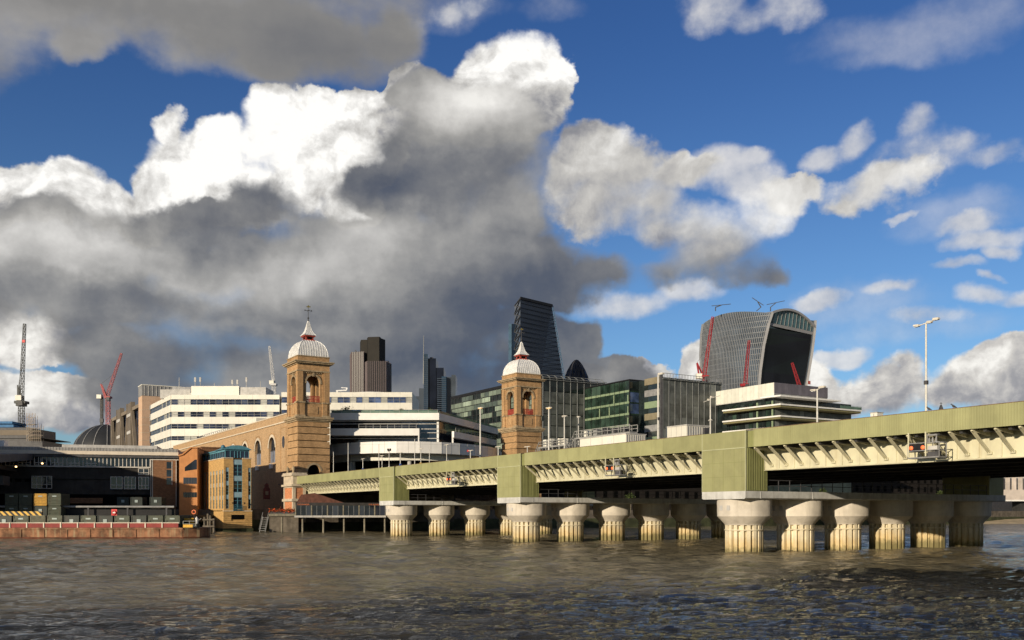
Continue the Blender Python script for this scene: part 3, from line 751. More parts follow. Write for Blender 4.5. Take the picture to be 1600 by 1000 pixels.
    for f in FR:
        se.frame(f)
        for i in range(-6, 7):
            x = i / 6 * .985
            for (ra, rb) in zip(rs[:-1], rs[1:]):
                q0, z0, q1, z1 = ra[1][0], ra[0][2], rb[1][0], rb[0][2]
                if abs(i) == 6: se.bar((q0 * x, -q0, z0 + .01), (q1 * x, -q1, z1 + .01), .14, .12)
                elif abs(x * r0) < q1 + .02: se.bar((x * r0, -q0, z0 + .02), (x * r0, -q1, z1 + .02), .07, .10)
    o = se.build('dome_seams', M['lead'], T); o['kind'] = 'stuff'
    zt = rs[-1][0][2]
    l = MB()
    for q, z0, z1 in ((1.32, zt - .25, zt + .12), (1.0, zt + .12, zt + .95), (1.35, zt + .95, zt + 1.25)): l.box(-q, q, -q, q, z0, z1)
    l.build('lantern', M['redpaint'], T)
    lv = MB()
    for f in FR: lv.frame(f).box(-.62, .62, -1.02, -.9, zt + .3, zt + .82)
    lv.build('lantern_louvre', M['void'], T)
    zs = zt + 1.25; sp = MB(); pr = [(1.55, zs), (1.12, zs + .45), (.72, zs + 1.2), (.45, zs + 2.2), (.27, zs + 3.1), (.12, zs + 3.6)]
    sp.rings([[(-q, -q, z), (q, -q, z), (q, q, z), (-q, q, z)] for q, z in pr])
    for f in FR:
        sp.frame(f)
        for x in (-.95, -.5, 0, .5, .95):
            for (q0, z0), (q1, z1) in zip(pr[:-1], pr[1:]): sp.bar((q0 * x, -q0, z0 + .01), (q1 * x, -q1, z1 + .01), .06)
    sp.build('spire', M['lead'], T)
    fi = MB().tube((0, 0, zs + 3.5), (0, 0, zs + 6.9), .09, .05)
    for z, q in ((zs + 4.3, .34), (zs + 3.8, .26)): fi.lathe([(.05, z - q * .6), (q * .7, z - q * .3), (q * .7, z + q * .3), (.05, z + q * .6)], 8)
    fi.bar((-.8, 0, zs + 6.1), (.8, 0, zs + 6.1), .09).bar((0, -.8, zs + 6.1), (0, .8, zs + 6.1), .09)
    for q in (-.8, .8): fi.box(q - .12, q + .12, -.05, .05, zs + 5.98, zs + 6.25)
    fi.build('finial', M['darkgrey'], T)
    v = MB().slab([(-.55, zs + 7.0), (-.1, zs + 6.85), (.5, zs + 6.92), (.62, zs + 7.2), (.25, zs + 7.15), (.05, zs + 7.45), (-.2, zs + 7.15)], 'y', -.06, .06)
    v.build('weathervane', M['gold'], T)
    return T
LT = make_tower('station_tower', 'brick station tower rising beside the brick arcade wall and bridge abutment', 465, 222.0, 7.9)
make_tower('station_tower', 'brick station tower in front of the tall dark wedge skyscraper', 807.3, 250.0, 7.8)

# ------------------------------------------------------------------ arcade wall of the station, running back from the first tower
fw = (W(465, 222) - SA * 7.9 + CA * .25, 222 + CA * 7.9 + SA * .25)
SW_ = thing('station_flank_wall', 'long yellow brick arcade wall of the station behind the blue roofed office', 'wall', (fw[0], fw[1], 0), AX + math.pi / 2)
# local x runs north along the wall, -y is not its face: the street side is +y after the turn, so draw it on a frame turned about
WL = 132.0; TOPZ = 28.2
def wfr(mb): return mb.frame((WL, 0, math.pi))           # drawing x = WL - distance from the tower, face towards the street
arches = [13.0 + 12.4 * i for i in range(9)]
wm = wfr(MB())
edges = [0.0] + [a + 6.2 for a in arches] + [WL]
edges[0] = 6.8
wm.box(WL - 6.8, WL, 0, .9, 4.3, TOPZ - 2.0)
for a in arches: wm.arch(WL - a - 6.2, WL - a + 6.2, 4.3, TOPZ - 2.0, WL - a, 2.75, 16.8, 20.6, .9, 0, 12)
wm.box(0, WL - arches[-1] - 6.2, 0, .9, 4.3, TOPZ - 2.0)
wm.box(0, WL, .02, .9, TOPZ - 1.7, TOPZ)
wm.build('brickwork', M['brick_wall'], SW_)
wfr(MB()).box(0, WL, -.28, .88, TOPZ - 2.0, TOPZ - 1.7).build('string_course', M['stone_pale'], SW_)
wfr(MB()).box(0, WL, -.12, 1.0, TOPZ, TOPZ + .25).build('coping', M['stone_pale'], SW_)
M['panel_blue'] = pmat('blue_grey_window_panel', (.22, .24, .30), .5, .15, 1.)
for a in arches:
    wfr(MB()).archring(WL - a, 2.75, 20.6, .65, .12, 0).build('arch_moulding', M['stone_pale'], SW_)
    wfr(MB()).archring(WL - a, 3.7, 20.6, .22, .08, 0).build('arch_hood', M['brick'], SW_)
    wfr(MB()).box(WL - a - 2.8, WL - a + 2.8, .6, .7, 19.9, 23.6).build('window_pane', M['glass'], SW_)
    wfr(MB()).box(WL - a - 2.8, WL - a + 2.8, .5, .7, 16.8, 19.85).build('window_panel', M['panel_blue'], SW_)
    mm = wfr(MB())
    for x in (-1.4, 0, 1.4): mm.box(WL - a + x - .1, WL - a + x + .1, .42, .58, 16.8, 22.6)
    mm.box(WL - a - 2.7, WL - a + 2.7, .42, .58, 19.8, 20.0)
    mm.build('window_bars', M['darkgrey'], SW_)
for a in arches[:3]: wfr(MB()).box(WL - a - .9, WL - a + .9, -.5, -.02, 15.4, 16.6).build('lamp_box', M['white'], SW_)
oc = wfr(MB()); oc.lathe([(.01, 0)], 3) if False else None
ocp = [(WL - 3.6 + 1.0 * math.cos(t), 21.5 + 1.5 * math.sin(t)) for t in [2 * math.pi * i / 16 for i in range(16)]]
wfr(MB()).slab(ocp, 'y', -.06, -.02).build('oculus', M['glass'], SW_)
sg = wfr(MB()); sg.box(WL - 5.8, WL - 5.5, -.10, .01, 14, 25).box(WL - 1.6, WL - 1.3, -.10, .01, 14, 25).box(WL - 5.8, WL - 1.3, -.10, .01, 25, 25.3); sg.build('pilaster', M['brick'], SW_)
# the flat hall roof between wall and offices, with its plant
hall = thing('station_hall', 'flat roofed station hall with grey plant behind the arcade wall', 'building', (fw[0], fw[1], 0), AX)
MB().box(.9, 9.5, .5, WL - 2, 20, 26.3).build('roof_block', M['grey'], hall)
MB().box(2.2, 6, 44, 60, 26.3, 29.2).box(2.4, 5, 60.2, 66, 26.3, 28.6).build('plant_room', M['lightgrey'], hall)
MB().box(2.0, 5.5, 34, 41, 26.3, 30.2).build('stair_head', M['offwhite'], hall)
pl = MB()
for i in range(18): y = 58 + i * 2.4; pl.bar((1.6, y, 26.3), (1.6, y, 29.6), .14)
for z in (28.2, 28.9, 29.6): pl.bar((1.6, 58, z), (1.6, 99, z), .12)
pl.box(1.7, 3.4, 62, 76, 28.3, 29.2).box(1.8, 3.0, 80, 95, 27.5, 28.6)
pl.build('roof_guard_rail', M['rail'], hall)

# ------------------------------------------------------------------ abutment pier with brick panels at the bridge's end
yb = YEND
ab = thing('abutment_pier', 'stone and red brick abutment pier at the bridge end below the tower', 'pier', (*b2w(XF - .9, yb), 0), AX)
M['redbrick'] = brick_mat('orange_red_brick', (.52, .20, .09), (.4, .28, .18), dirt=.25)
s = MB()
s.box(0, 2.9, 0, 6.5, 9.6, 12.2).box(-.35, 3.2, -.35, 6.8, 12.2, 12.6).box(-.2, 3.05, -.2, 6.65, 12.6, 12.9).box(-.45, 3.3, -.45, 6.9, 9.9, 10.35).box(-.3, 3.1, -.3, 6.8, 6.6, 7.2)
for z0, z1 in ((2, 6.6), (7.2, 9.6)):
    for x, y in ((0, 0), (2.3, 0), (0, 5.9), (2.3, 5.9)): s.box(x - .02, x + .62, y - .02, y + .62, z0, z1)
s.build('stonework', M['stone_pale'], ab)
MB().box(.1, 2.8, .1, 6.4, 2, 9.8).build('brick_panel', M['redbrick'], ab)
for x, y in ((.5, 1.2), (.5, 5.2)):
    MB().lathe([(.25, 12.9), (.35, 13.1), (.2, 13.3), (.45, 13.7), (.4, 14.0), (.15, 14.2), (.05, 14.5)], 10, (x, y)).build('urn', M['stone'], ab)
MB().box(2.9, 40, .8, 8, 2, ZP + .2).build('bearing_wall', M['riverwall'], ab)

# ------------------------------------------------------------------ riverside office with the blue curved roof
M['oc_brick'] = brick_mat('buff_brick', (.54, .33, .12), (.42, .3, .16), dirt=.2)
M['teal'] = pmat('blue_painted_metal', (.10, .27, .34), .45, .12, 1.0)
M['teal_dark'] = pmat('deep_blue_frame', (.05, .17, .24), .45, .12, 1.0)
M['bluepanel'] = pmat('blue_grey_spandrel', (.24, .36, .42), .5, .1, 1.0)
M['wh_brick'] = brick_mat('brown_wharf_brick', (.20, .10, .05), (.14, .1, .07), dirt=.3)
oy = 203.0
ob = thing('riverside_office', 'narrow buff brick riverside office with blue curved metal roof', 'building', (W(350, oy), oy, 0), AX)
FWd, LWd = 5.85, 22.0                                      # river front and street side
zt, zw = Z(716, oy), Z(800, oy)                            # 15.8 and 4.3
PL = 0.75
# river front: x 0..FWd facing -y ; street side: frame turned so drawing x runs from back (0) to the corner (LWd)
side_fr = (0, LWd, -math.pi / 2)
frm = MB()
win_f = [(2.05, 3.95, 5.3, zt - .01)]
frm.wall(FWd, zt - 4.6, [(.35, 1.05, 5.0, 13.9), (2.0, 3.95, 4.61, zt - .02), (5.2, 5.8, 5.0, 13.9)], .35, 0, 4.6, 0)
frm.box(.4, FWd - .05, .4, LWd, 4.6, zt - .05)
frm.box(FWd - .04, FWd, .001, LWd, 4.6, zt)
sx = [2.2, 4.9, 7.6, 10.3, 13.0, 15.7, 18.4, 20.8]
frm.frame(side_fr).wall(LWd, zt - 4.6, [(x - .55, x + .55, 5.0, 13.4) for x in sx], .35, 0, 4.6, -.004)
frm.frame(None)
frm.build('brickwork', M['oc_brick'], ob)
MB().box(.02, FWd - .02, .1, .38, zt - .02, zt + .0).build('wall_head', M['stone_pale'], ob)
cp = MB().box(-.12, 1.95, -.12, .5, zt + .002, zt + .2).box(4.0, FWd + .1, -.12, .5, zt + .002, zt + .2).box(-.12, .4, .5, LWd, zt + .002, zt + .2)
cp.build('coping', M['stone_pale'], ob)
# base of rusticated brick with a wide low opening
bs = MB(); k = 9
for i in range(k):
    z0, z1 = PL + i * (4.5 - PL) / k, PL + (i + 1) * (4.5 - PL) / k
    for a, b_ in ([(0 - .15, FWd + .15)] if not 2.6 < (z0 + z1) / 2 < 3.8 else [(-.15, 1.5), (4.4, FWd + .15)]):
        MB().box(a, b_, -.15, 1.0, z0 + .03, z1 - .03).build('base_course', M['oc_brick'], ob)
MB().box(-.02, FWd + .02, .05, LWd, PL - 3, 4.45).build('base_core', M['oc_brick'], ob)
MB().box(1.5, 4.4, -.10, -.0, 2.7, 3.75).build('base_opening', M['void'], ob)
MB().box(-.3, FWd + .3, -.5, 8, -2.5, PL - .02).build('weedy_footing', M['algae'], ob)
MB().box(-.2, 1.95, -.22, .3, 4.42, 4.6).box(4.0, FWd + .2, -.22, .3, 4.42, 4.6).build('plinth_course', M['stone_pale'], ob)
def bay(fr, x0, x1, z0, z1, name='window'):
    """a strip of stacked windows with spandrels, each storey a part of its own"""
    hgt = (z1 - z0) / 3
    for i in range(3):
        a = z0 + i * hgt
        w_ = MB(fr).box(x0, x1, .22, .30, a, a + hgt * .70).build('window', M['glass'], ob)
        f = MB(fr); nm = 2 if x1 - x0 > 1.5 else 1
        for t in range(nm + 1): xx = x0 + (x1 - x0) * t / nm; f.box(max(x0, xx - .05), min(x1, xx + .05), .12, .24, a, a + hgt * .70)
        for t in (.0, .24, .48, .68): f.box(x0 + .051, x1 - .051, .14, .23, a + hgt * t, a + hgt * t + .07)
        f.build('window_frame', M['teal'], w_)
        MB(fr).box(x0, x1, .10, .30, a + hgt * .70 + .002, a + hgt - .002).build('spandrel', M['bluepanel'], ob)
bay(None, 2.02, 3.93, 5.0, zt - .2); bay(None, .36, 1.04, 5.0, 13.9); bay(None, 5.21, 5.79, 5.0, 13.9)
for x in sx: bay(side_fr, x - .54, x + .54, 5.0, 13.4)
bl = MB().box(1.9, 4.05, -.35, .1, 4.62, 4.75)
for i in range(11): bl.box(1.92 + i * .21, 1.95 + i * .21, -.33, -.29, 4.75, 5.6)
bl.box(1.9, 4.05, -.34, -.28, 5.6, 5.66); bl.build('balcony', M['teal_dark'], ob)
# glazed top storey and barrel roof
g = MB(); z0, z1 = zt + .2, zt + 2.0
g.box(.35, FWd - .35, .5, 7.0, z0, z1).box(.35, 4.0, 7.0, LWd, z0, z1 - .2); g.build('penthouse_glazing', M['glass_blue'], ob)
fr_ = MB()
for x in (.33, 1.4, 2.3, 2.95, 3.6, 4.5, FWd - .45): fr_.box(x, x + .12, .42, .52, z0, z1)
for y in (.5, 2.1, 3.7, 5.3, 6.9, 8.5, 10.1, 11.7, 13.3, 14.9, 16.5, 18.1, 19.7, 21.4): fr_.box(.27, .36, y, y + .14, z0, z1 - .2)
fr_.box(.25, FWd - .3, .38, .5, z1 - .3, z1).box(.22, .36, .5, LWd, z1 - .5, z1 - .15); fr_.build('penthouse_frame', M['teal'], ob)
rf = MB(); n = 12
arc = [(-.15 + (FWd + .3) * i / n, z1 + 1.15 * math.sin(math.pi * (.08 + .84 * i / n)) - .25) for i in range(n + 1)]
rf.slab([(-.15, z1 - .02), (FWd + .15, z1 - .02)] + arc[::-1], 'y', .0, 7.2)
rf.box(.0, 4.2, 7.2, LWd + .2, z1 - .2, z1 + .05); rf.build('curved_roof', M['teal'], ob)
rb = MB()
for x in (.8, 2.0, 3.9, 5.1): i = int((x + .15) / (FWd + .3) * n); rb.box(x, x + .05, -.03, 7.2, arc[i][1] - .05, max(arc[i][1], arc[i + 1][1]) + .03)
rb.lathe([(.05, z1 + .2), (.5, z1 + .25), (.42, z1 + .75), (.05, z1 + 1.0)], 12, (.2, 1.5)); rb.build('roof_seams', M['teal_dark'], ob)
ll = MB()
for x in (1.75, 4.25):
    ll.bar((x, -.02, 6.1), (x, -.55, 6.25), .06).box(x - .16, x + .16, -.75, -.45, 6.1, 6.35)
ll.build('wall_lamps', M['black'], ob)

MB().box(.5, 5.5, LWd + .25, 50, 3.5, 19.4).box(.3, 5.7, LWd + .1, 50.2, 19.4, 19.7).build('rear_wing', M['wh_brick'], ob)

# ------------------------------------------------------------------ orange rendered building behind it
M['orange'] = pmat('orange_brickwork', (.58, .26, .10), .85, .10, .8, streak=.15)
ang = R(22)
og = thing('orange_building', 'orange walled block with sloping roofline left of the blue roofed office', 'building', (W(280, 211.5), 211.5, 0), R(10))
oz = 211.5
MB().slab([(0, 3), (3.9, 3), (3.9, Z(700, oz)), (2.6, Z(700, oz)), (.8, Z(711, oz)), (0, Z(713, oz))], 'y', 0, 16).build('wall', M['orange'], og)
MB().slab([(-.15, Z(713, oz)), (.8, Z(711, oz) + .02), (2.6, Z(700, oz) + .02), (4.0, Z(700, oz) + .02), (4.0, Z(698.6, oz)), (2.5, Z(698.6, oz)), (.7, Z(709, oz)), (-.15, Z(711, oz))], 'y', -.3, 16.2).build('roof_edge', M['orange'], og)
MB().slab([(1.2, Z(736, oz)), (3.8, Z(733, oz)), (3.8, Z(718, oz)), (3.4, Z(718, oz)), (1.2, Z(730, oz))], 'y', -.03, -.01).build('window', M['glass'], og)
for (a, b_, p, q) in ((.9, 3.8, 756, 746), (.9, 3.8, 777, 769)):
    w_ = MB().box(a, b_, -.03, -.01, Z(p, oz), Z(q, oz)).build('window', M['glass'], og)
    m_ = MB()
    for i in range(1, 5): m_.box(a + (b_ - a) * i / 5 - .05, a + (b_ - a) * i / 5 + .05, -.07, -.032, Z(p, oz), Z(q, oz))
    m_.build('window_bars', M['darkgrey'], w_)

# ------------------------------------------------------------------ unseen brick block, added upstream to cast shade over the dock
up_ = thing('upstream_warehouse', 'tall brick riverside warehouse upstream of the dock', 'building', (-150, 180, 0))
MB().prism([(43.2, -14.5), (35.6, 9.5), (32, 20), (-60, 20), (-60, -14.5)], -2, 22).build('walls', M['wh_brick'], up_)
MB().prism([(43.6, -14.9), (36, 9.7), (32.3, 20.4), (-60.4, 20.4), (-60.4, -14.9)], 22, 22.5).build('parapet', M['stone'], up_)
for r_ in range(4):
    for i in range(16): MB().box(-56 + i * 6.2, -54 + i * 6.2, -14.56, -14.51, 5 + r_ * 4.2, 7.6 + r_ * 4.2).build('window', M['glass'], up_)
MB().prism([(43.8, -15.1), (36.2, 9.9), (32.6, 20.6), (-60.6, 20.6), (-60.6, -15.1)], -2, 3.2).build('weedy_footing', M['algae'], up_)

# ------------------------------------------------------------------ wharf building
wy = 214.0; wang = math.atan2(9.0, 35.6)
wh = thing('wharf_building', 'long dark wharf building with white framed clerestory windows', 'building', (W(279.5, wy), wy, 0), wang)
M['wh_dark'] = pmat('sooty_concrete', (.042, .038, .034), .9, .3, .5, streak=.4)  # base colour darkened to carry the deep shade of the dock
M['fascia'] = pmat('pale_roof_fascia', (.62, .55, .45), .7, .1, .5, streak=.2)
M['frame_w'] = pmat('white_window_frame', (.58, .55, .50), .6, .1, 1.)
L = 70.0
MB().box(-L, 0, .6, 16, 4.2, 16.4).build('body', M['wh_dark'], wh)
MB().box(-L, -.02, -1.2, 16.2, 17.0, 17.75).build('roof_fascia', M['fascia'], wh)
MB().box(-L, .0, -.9, 16.0, 16.4, 17.0).build('roof_soffit', M['darkgrey'], wh)
st = MB()
for i in range(233): st.box(-L + i * .3, -L + i * .3 + .12, -.6, 15.4, 17.75, 18.55)
st.build('roof_screen', M['lightgrey'], wh)
MB().box(-L, -.3, -.4, 15, 17.75, 18.45).build('roof_kerb', M['grey'], wh)
# brick stair bay
MB().box(-5.6, -.6, -.25, .6, 4.3, 16.1).build('stair_bay', M['wh_brick'], wh)
sb = MB().box(-6.0, -.02, -.32, -.2, 16.0, 16.18)
for x in (-6.0, -5.65, -.62): sb.box(x, x + .12, -.32, -.2, 5.5, 16.0)
sb.box(-1.5, -1.38, -.36, -.26, 10.4, 15.8); sb.build('stair_bay_frame', M['frame_w'], wh)
for zz in (10.5, 12.3, 14.1):
    MB().box(-2.6, -1.55, -.30, -.26, zz, zz + 1.5).build('window', M['glass'], wh)
# clerestory strip: each light is glazed between white bars
nb = 0
me_light = box_mesh('clerestory_window', M['glass'], 0, .62, -.12, -.04, 14.5, 16.38)
me_bar = box_mesh('clerestory_bar', M['frame_w'], 0, .16, -.26, -.02, 14.45, 16.39)
x = -6.2
while x > -58:
    link('clerestory_window', me_light, wh, (x - .68, 0, 0)); link('clerestory_bar', me_bar, wh, (x, 0, 0)); x -= .82
    nb += 1
MB().box(-58, -6.1, -.2, .59, 14.2, 14.44).build('clerestory_sill', M['frame_w'], wh)
MB().box(-58, -6.1, -.03, .59, 14.44, 16.39).build('clerestory_back', M['void'], wh)
for xx in (-19.6, -23.0, -26.4, -29.8, -33.2):
    fm = MB().box(xx, xx + 2.4, -.34, -.27, 15.0, 15.12).box(xx, xx + 2.4, -.34, -.27, 14.5, 14.62).box(xx + 1.15, xx + 1.3, -.36, -.27, 15.12, 16.3)
    fm.build('opening_light', M['frame_w'], wh)
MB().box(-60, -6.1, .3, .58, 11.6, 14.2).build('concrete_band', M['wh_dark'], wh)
# lower windows in white frames
def framed(x0, x1, z0, z1, n, tag_='window'):
    w_ = MB().box(x0, x1, .18, .24, z0, z1).build('window', M['glass'], wh)
    f = MB()
    for i in range(n + 1): xx = x0 + (x1 - x0) * i / n; f.box(xx - .07, xx + .07, .06, .22, z0, z1)
    for z in (z0, z1 - .12, z0 + (z1 - z0) * .3): f.box(x0, x1, .08, .21, z, z + .12)
    f.build('window_frame', M['frame_w'], w_)
for a, b_, n in ((-11.6, -9.2, 3), (-14.4, -12.0, 2), (-8.6, -6.4, 3), (-30.5, -26.5, 4)): framed(a, b_, 9.4, 12.2, n)
framed(-8.6, -6.4, 12.6, 14.1, 2)
for i in range(8): MB().box(-41.5 + i * 1.9, -40.3 + i * 1.9, .50, .58, 10.9, 12.2).build('vent_opening', M['void'], wh)
MB().box(-60, -6.2, -.15, .5, 4.35, 8.2).build('loading_bay', M['void'], wh)
MB().box(-28, -16, -.6, -.16, 6.2, 7.4).build('loading_bay_lintel', M['wh_brick'], wh)
# roof clutter
MB().box(-39.5, -36.5, 2, 5, 18.5, 20.0).build('vent_cowl', M['lead'], wh)
MB().box(-62, -40, 1.0, 9, 18.5, 20.1).build('plant_room', M['lightgrey'], wh)
MB().box(-25.0, -5.0, 3, 12, 18.5, 19.4).build('plant_room', M['lightgrey'], wh)

# loading canopy over the dock
cn = thing('dock_canopy', 'deep dark loading canopy on raking steel columns over the dock', 'canopy', (W(279.5, wy), wy, 0), wang)
x1 = -30.0
MB().slab([(-27.0, 13.7), (-27.0, 15.3), (-1.22, 17.0), (-1.22, 15.6)], 'x', -L - 20, x1).build('roof', M['darkgrey'], cn)
MB().box(-L - 20, x1, -27.3, -27.02, 13.5, 15.6).build('fascia_beam', M['darkgrey'], cn)
for i in range(5): MB().box(-L - 18 + i * 13.6, -L - 17.5 + i * 13.6, -26.9, -1.3, 13.0, 13.9).build('roof_beam', M['steel_dark'], cn)
for x, d in ((-38.2, 1.1), (-32.6, .7), (-55, .8)):
    MB().bar((x, -20, 4.2), (x + d, -20.5, 13.6), .62).build('column', M['darkgrey'], cn)
MB().bar((-36, -26.8, 14.3), (-30.6, -26.8, 10.6), .35).build('raking_brace', M['darkgrey'], cn)
MB().box(-33.4, -29.4, -26.9, -22, 9.4, 11.2).build('hoist_cabin', M['black'], cn)
M['lampglow'] = emit_mat('lit_orange_lamp', (1.0, .62, .25), 6.0)
for px, py in ((25, 729), (66, 724)):
    yy = 195.0
    lp = thing('dock_lamp', 'small lit lamp under the dark dock canopy, ' + ('deeper in the shade' if px == 25 else 'at the hoist cabin'), 'lamp', (W(px, yy), yy, Z(py, yy)), 0, 'lamps under the dock canopy')
    MB().lathe([(.05, -.16), (.17, -.1), (.2, 0), (.1, .14)], 10).build('bulb', M['lampglow'], lp)
    MB().lathe([(.3, .12), (.12, .3), (.03, .9)], 10).build('lamp_housing', M['darkgrey'], lp)

# dock edge: deck, striped beam, pipe
dk = MB().prism([(-118, 178), (-74, 191), (-66.5, 196), (-66.5, 213.4), (-130, 213.4), (-130, 178)], 2.2, 3.6)
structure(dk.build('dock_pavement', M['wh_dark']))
def stripe_mat():
    m = pmat('hazard_stripes', (.6, .42, .05), .6, .1, 1.0); N.T = m.node_tree; b = N.T.nodes['Principled BSDF']
    t = N.T.nodes.new('ShaderNodeTexCoord'); s = N.T.nodes.new('ShaderNodeSeparateXYZ'); N.T.links.new(t.outputs['Object'], s.inputs[0])
    f = N._m('FRACT', (N(s.outputs[0]) + N(s.outputs[2])) / 1.05)
    N.T.links.new(mix(smooth(f, .47, .53), (.72, .45, .09), (.015, .014, .012)).k, b.inputs['Base Color']); return m
by = 172.0
bm_ = MB().box(-40, 0, 0, .5, Z(806.5, by), Z(799, by))
bmo = bm_.build('hazard_beam', stripe_mat(), None, (W(65, by), by, 0), R(3)); tag(bmo, 'black and yellow hazard striped beam along the dock edge', 'beam')
pp = thing('dock_pipe', 'long grey pipe on brackets along the dark dock front', 'pipe', (W(272, 190), 190, 0), R(10))
MB().tube((-48, 0, 5.3), (0, 0, 5.3), .22, n=10).build('pipe_run', M['grey'], pp)
for i in range(7): MB().box(-46 + i * 7.4, -45.7 + i * 7.4, -.1, .1, 3.6, 5.1).build('pipe_bracket', M['darkgrey'], pp)
MB().box(-48, 0, 1.0, 1.4, 3.6, 4.9).build('back_kerb', M['black'], pp)

# refuse containers
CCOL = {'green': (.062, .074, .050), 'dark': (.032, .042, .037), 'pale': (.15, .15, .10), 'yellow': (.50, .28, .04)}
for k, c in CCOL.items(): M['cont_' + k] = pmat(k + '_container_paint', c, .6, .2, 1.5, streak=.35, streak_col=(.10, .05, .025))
M['label'] = pmat('pale_label', (.34, .40, .39), .6, .1, 3.0)
def cont_meshes(kind):
    b = MB(); w, d, h = 2.38, 6.0, 2.35
    b.box(-w/2 + .06, w/2 - .06, .06, d, .05, h - .03)
    for x in (-w/2, w/2 - .12): b.box(x, x + .12, 0, .14, 0, h); b.box(x, x + .12, d - .1, d + .05, 0, h)
    b.box(-w/2, w/2, 0, .14, h - .12, h).box(-w/2, w/2, 0, .14, 0, .14)
    if kind == 'pale':
        for i in range(11): b.box(-1.0 + i * .19, -.91 + i * .19, -.0, .08, .15, h - .14)
    elif kind == 'dark':
        b.box(-1.0, 1.0, .0, .07, .5, .6)
    else:
        for z in (.42, .98, 1.56): b.box(-w/2 + .13, w/2 - .13, -.03, .08, z, z + .30)
        for z in (.8, 1.4): b.box(-w/2 + .13, -w/2 + .34, -.05, .08, z, z + .12)
    for i in range(14):
        y = .4 + i * .4
        b.box(-w/2 + .01, -w/2 + .07, y, y + .2, .2, h - .15).box(w/2 - .07, w/2 - .01, y, y + .2, .2, h - .15)
    return b.mesh('container_body')
CM = {k: cont_meshes(k) for k in CCOL}
for k in CM: CM[k].materials.append(M['cont_' + k])
ml = box_mesh('label_plate', M['label'], -.38, .38, -.06, -.02, 1.72, 1.95); ml2 = box_mesh('label_plate', M['label'], -.30, .30, -.04, -.01, 1.2, 1.75)
def container(kind, label, loc, rz, group):
    t = thing('refuse_container', label, 'container', loc, rz, group)
    link('container_body', CM[kind], t)
    if kind != 'pale': link('label_plate', ml2 if kind == 'dark' else ml, t)
    return t

# ------------------------------------------------------------------ barge
M['rust'] = pmat('rusty_hull', (.22, .105, .055), .85, .55, .7, streak=.85, streak_col=(.34, .27, .16), bump=.3)
M['boot'] = pmat('red_brown_boot_top', (.13, .045, .025), .9, .4, .8)
M['redpanel'] = pmat('faded_red_panel', (.25, .038, .032), .7, .15, .8, streak=.25)
by = 150.0; sc_ = F / by
bg_ = thing('container_barge', 'long rusty barge with red side panels carrying refuse containers', 'barge', (W(316, by), by, 0), R(1.2))
LB = 62.0; BWd = 9.0
hull = MB()
def deckline(y0, z0, inset): return [(-LB, y0 + inset, z0), (-3.0, y0 + inset, z0), (-.9, y0 + 1.6 + inset, z0), (-.2, y0 + BWd / 2, z0), (-.9, BWd - 1.6 - inset, z0), (-3, BWd - inset, z0), (-LB, BWd - inset, z0)]
hull.rings([deckline(0, -1.0, .35), deckline(0, .25, .02), deckline(0, 1.55, 0), deckline(0, 1.7, -.0)])
hull.build('hull', M['rust'], bg_)
MB().rings([deckline(-.012, -.4, .16), deckline(-.012, .22, .0)], caps=False).build('boot_topping', M['boot'], bg_)
rub = MB().box(-LB, -3.0, -.12, -.002, 1.45, 1.62)
for i in range(16): rub.box(-3.4 - i * 3.6, -3.2 - i * 3.6, -.10, -.002, .2, 1.45)
rub.build('rubbing_strake', M['rust'], bg_)
MB().box(-LB, -3.7, .25, BWd - .25, 1.7, 1.82).build('hold_deck', M['darkgrey'], bg_)
me_rp = box_mesh('side_panel', M['redpanel'], .1, 2.52, .16, .24, 1.74, 2.42)
me_pp = box_mesh('side_post', M['fascia'], -.09, .09, .04, .24, 1.70, 2.58)
me_tr = box_mesh('side_rail', M['fascia'], 0, 2.66, .10, .20, 2.43, 2.54)
for i in range(20):
    x = -3.7 - (i + 1) * 2.66
    link('side_panel', me_rp, bg_, (x, 0, 0)); link('side_post', me_pp, bg_, (x, 0, 0)); link('side_rail', me_tr, bg_, (x, 0, 0))
MB().box(-3.6, -1.4, 1.6, 3.4, 1.7, 2.3).build('bow_locker', M['cont_dark'], bg_)
brs = MB()
for x in (-3.4, -2.4, -1.4): brs.bar((x, 1.2, 1.7), (x, 1.2, 2.75), .08)
brs.bar((-3.4, 1.2, 2.75), (-1.4, 1.2, 2.75), .07).bar((-3.4, 1.2, 2.3), (-1.4, 1.2, 2.3), .06); brs.build('bow_rail', M['rail'], bg_)
for (x, w_, c) in ((-2.6, .35, 'darkgrey'), (-1.7, .35, 'darkgrey')): MB().lathe([(.18, 1.7), (.18, 2.1), (.26, 2.12), (.26, 2.22)], 10, (x, 2.0)).build('bollard', M[c], bg_)
kinds = ['dark', 'green', 'pale', 'green', 'dark', 'green', 'dark', 'green', 'dark', 'green', 'green']
desc = {'dark': 'smooth dark green', 'green': 'ribbed grey green', 'pale': 'pale upright ribbed'}
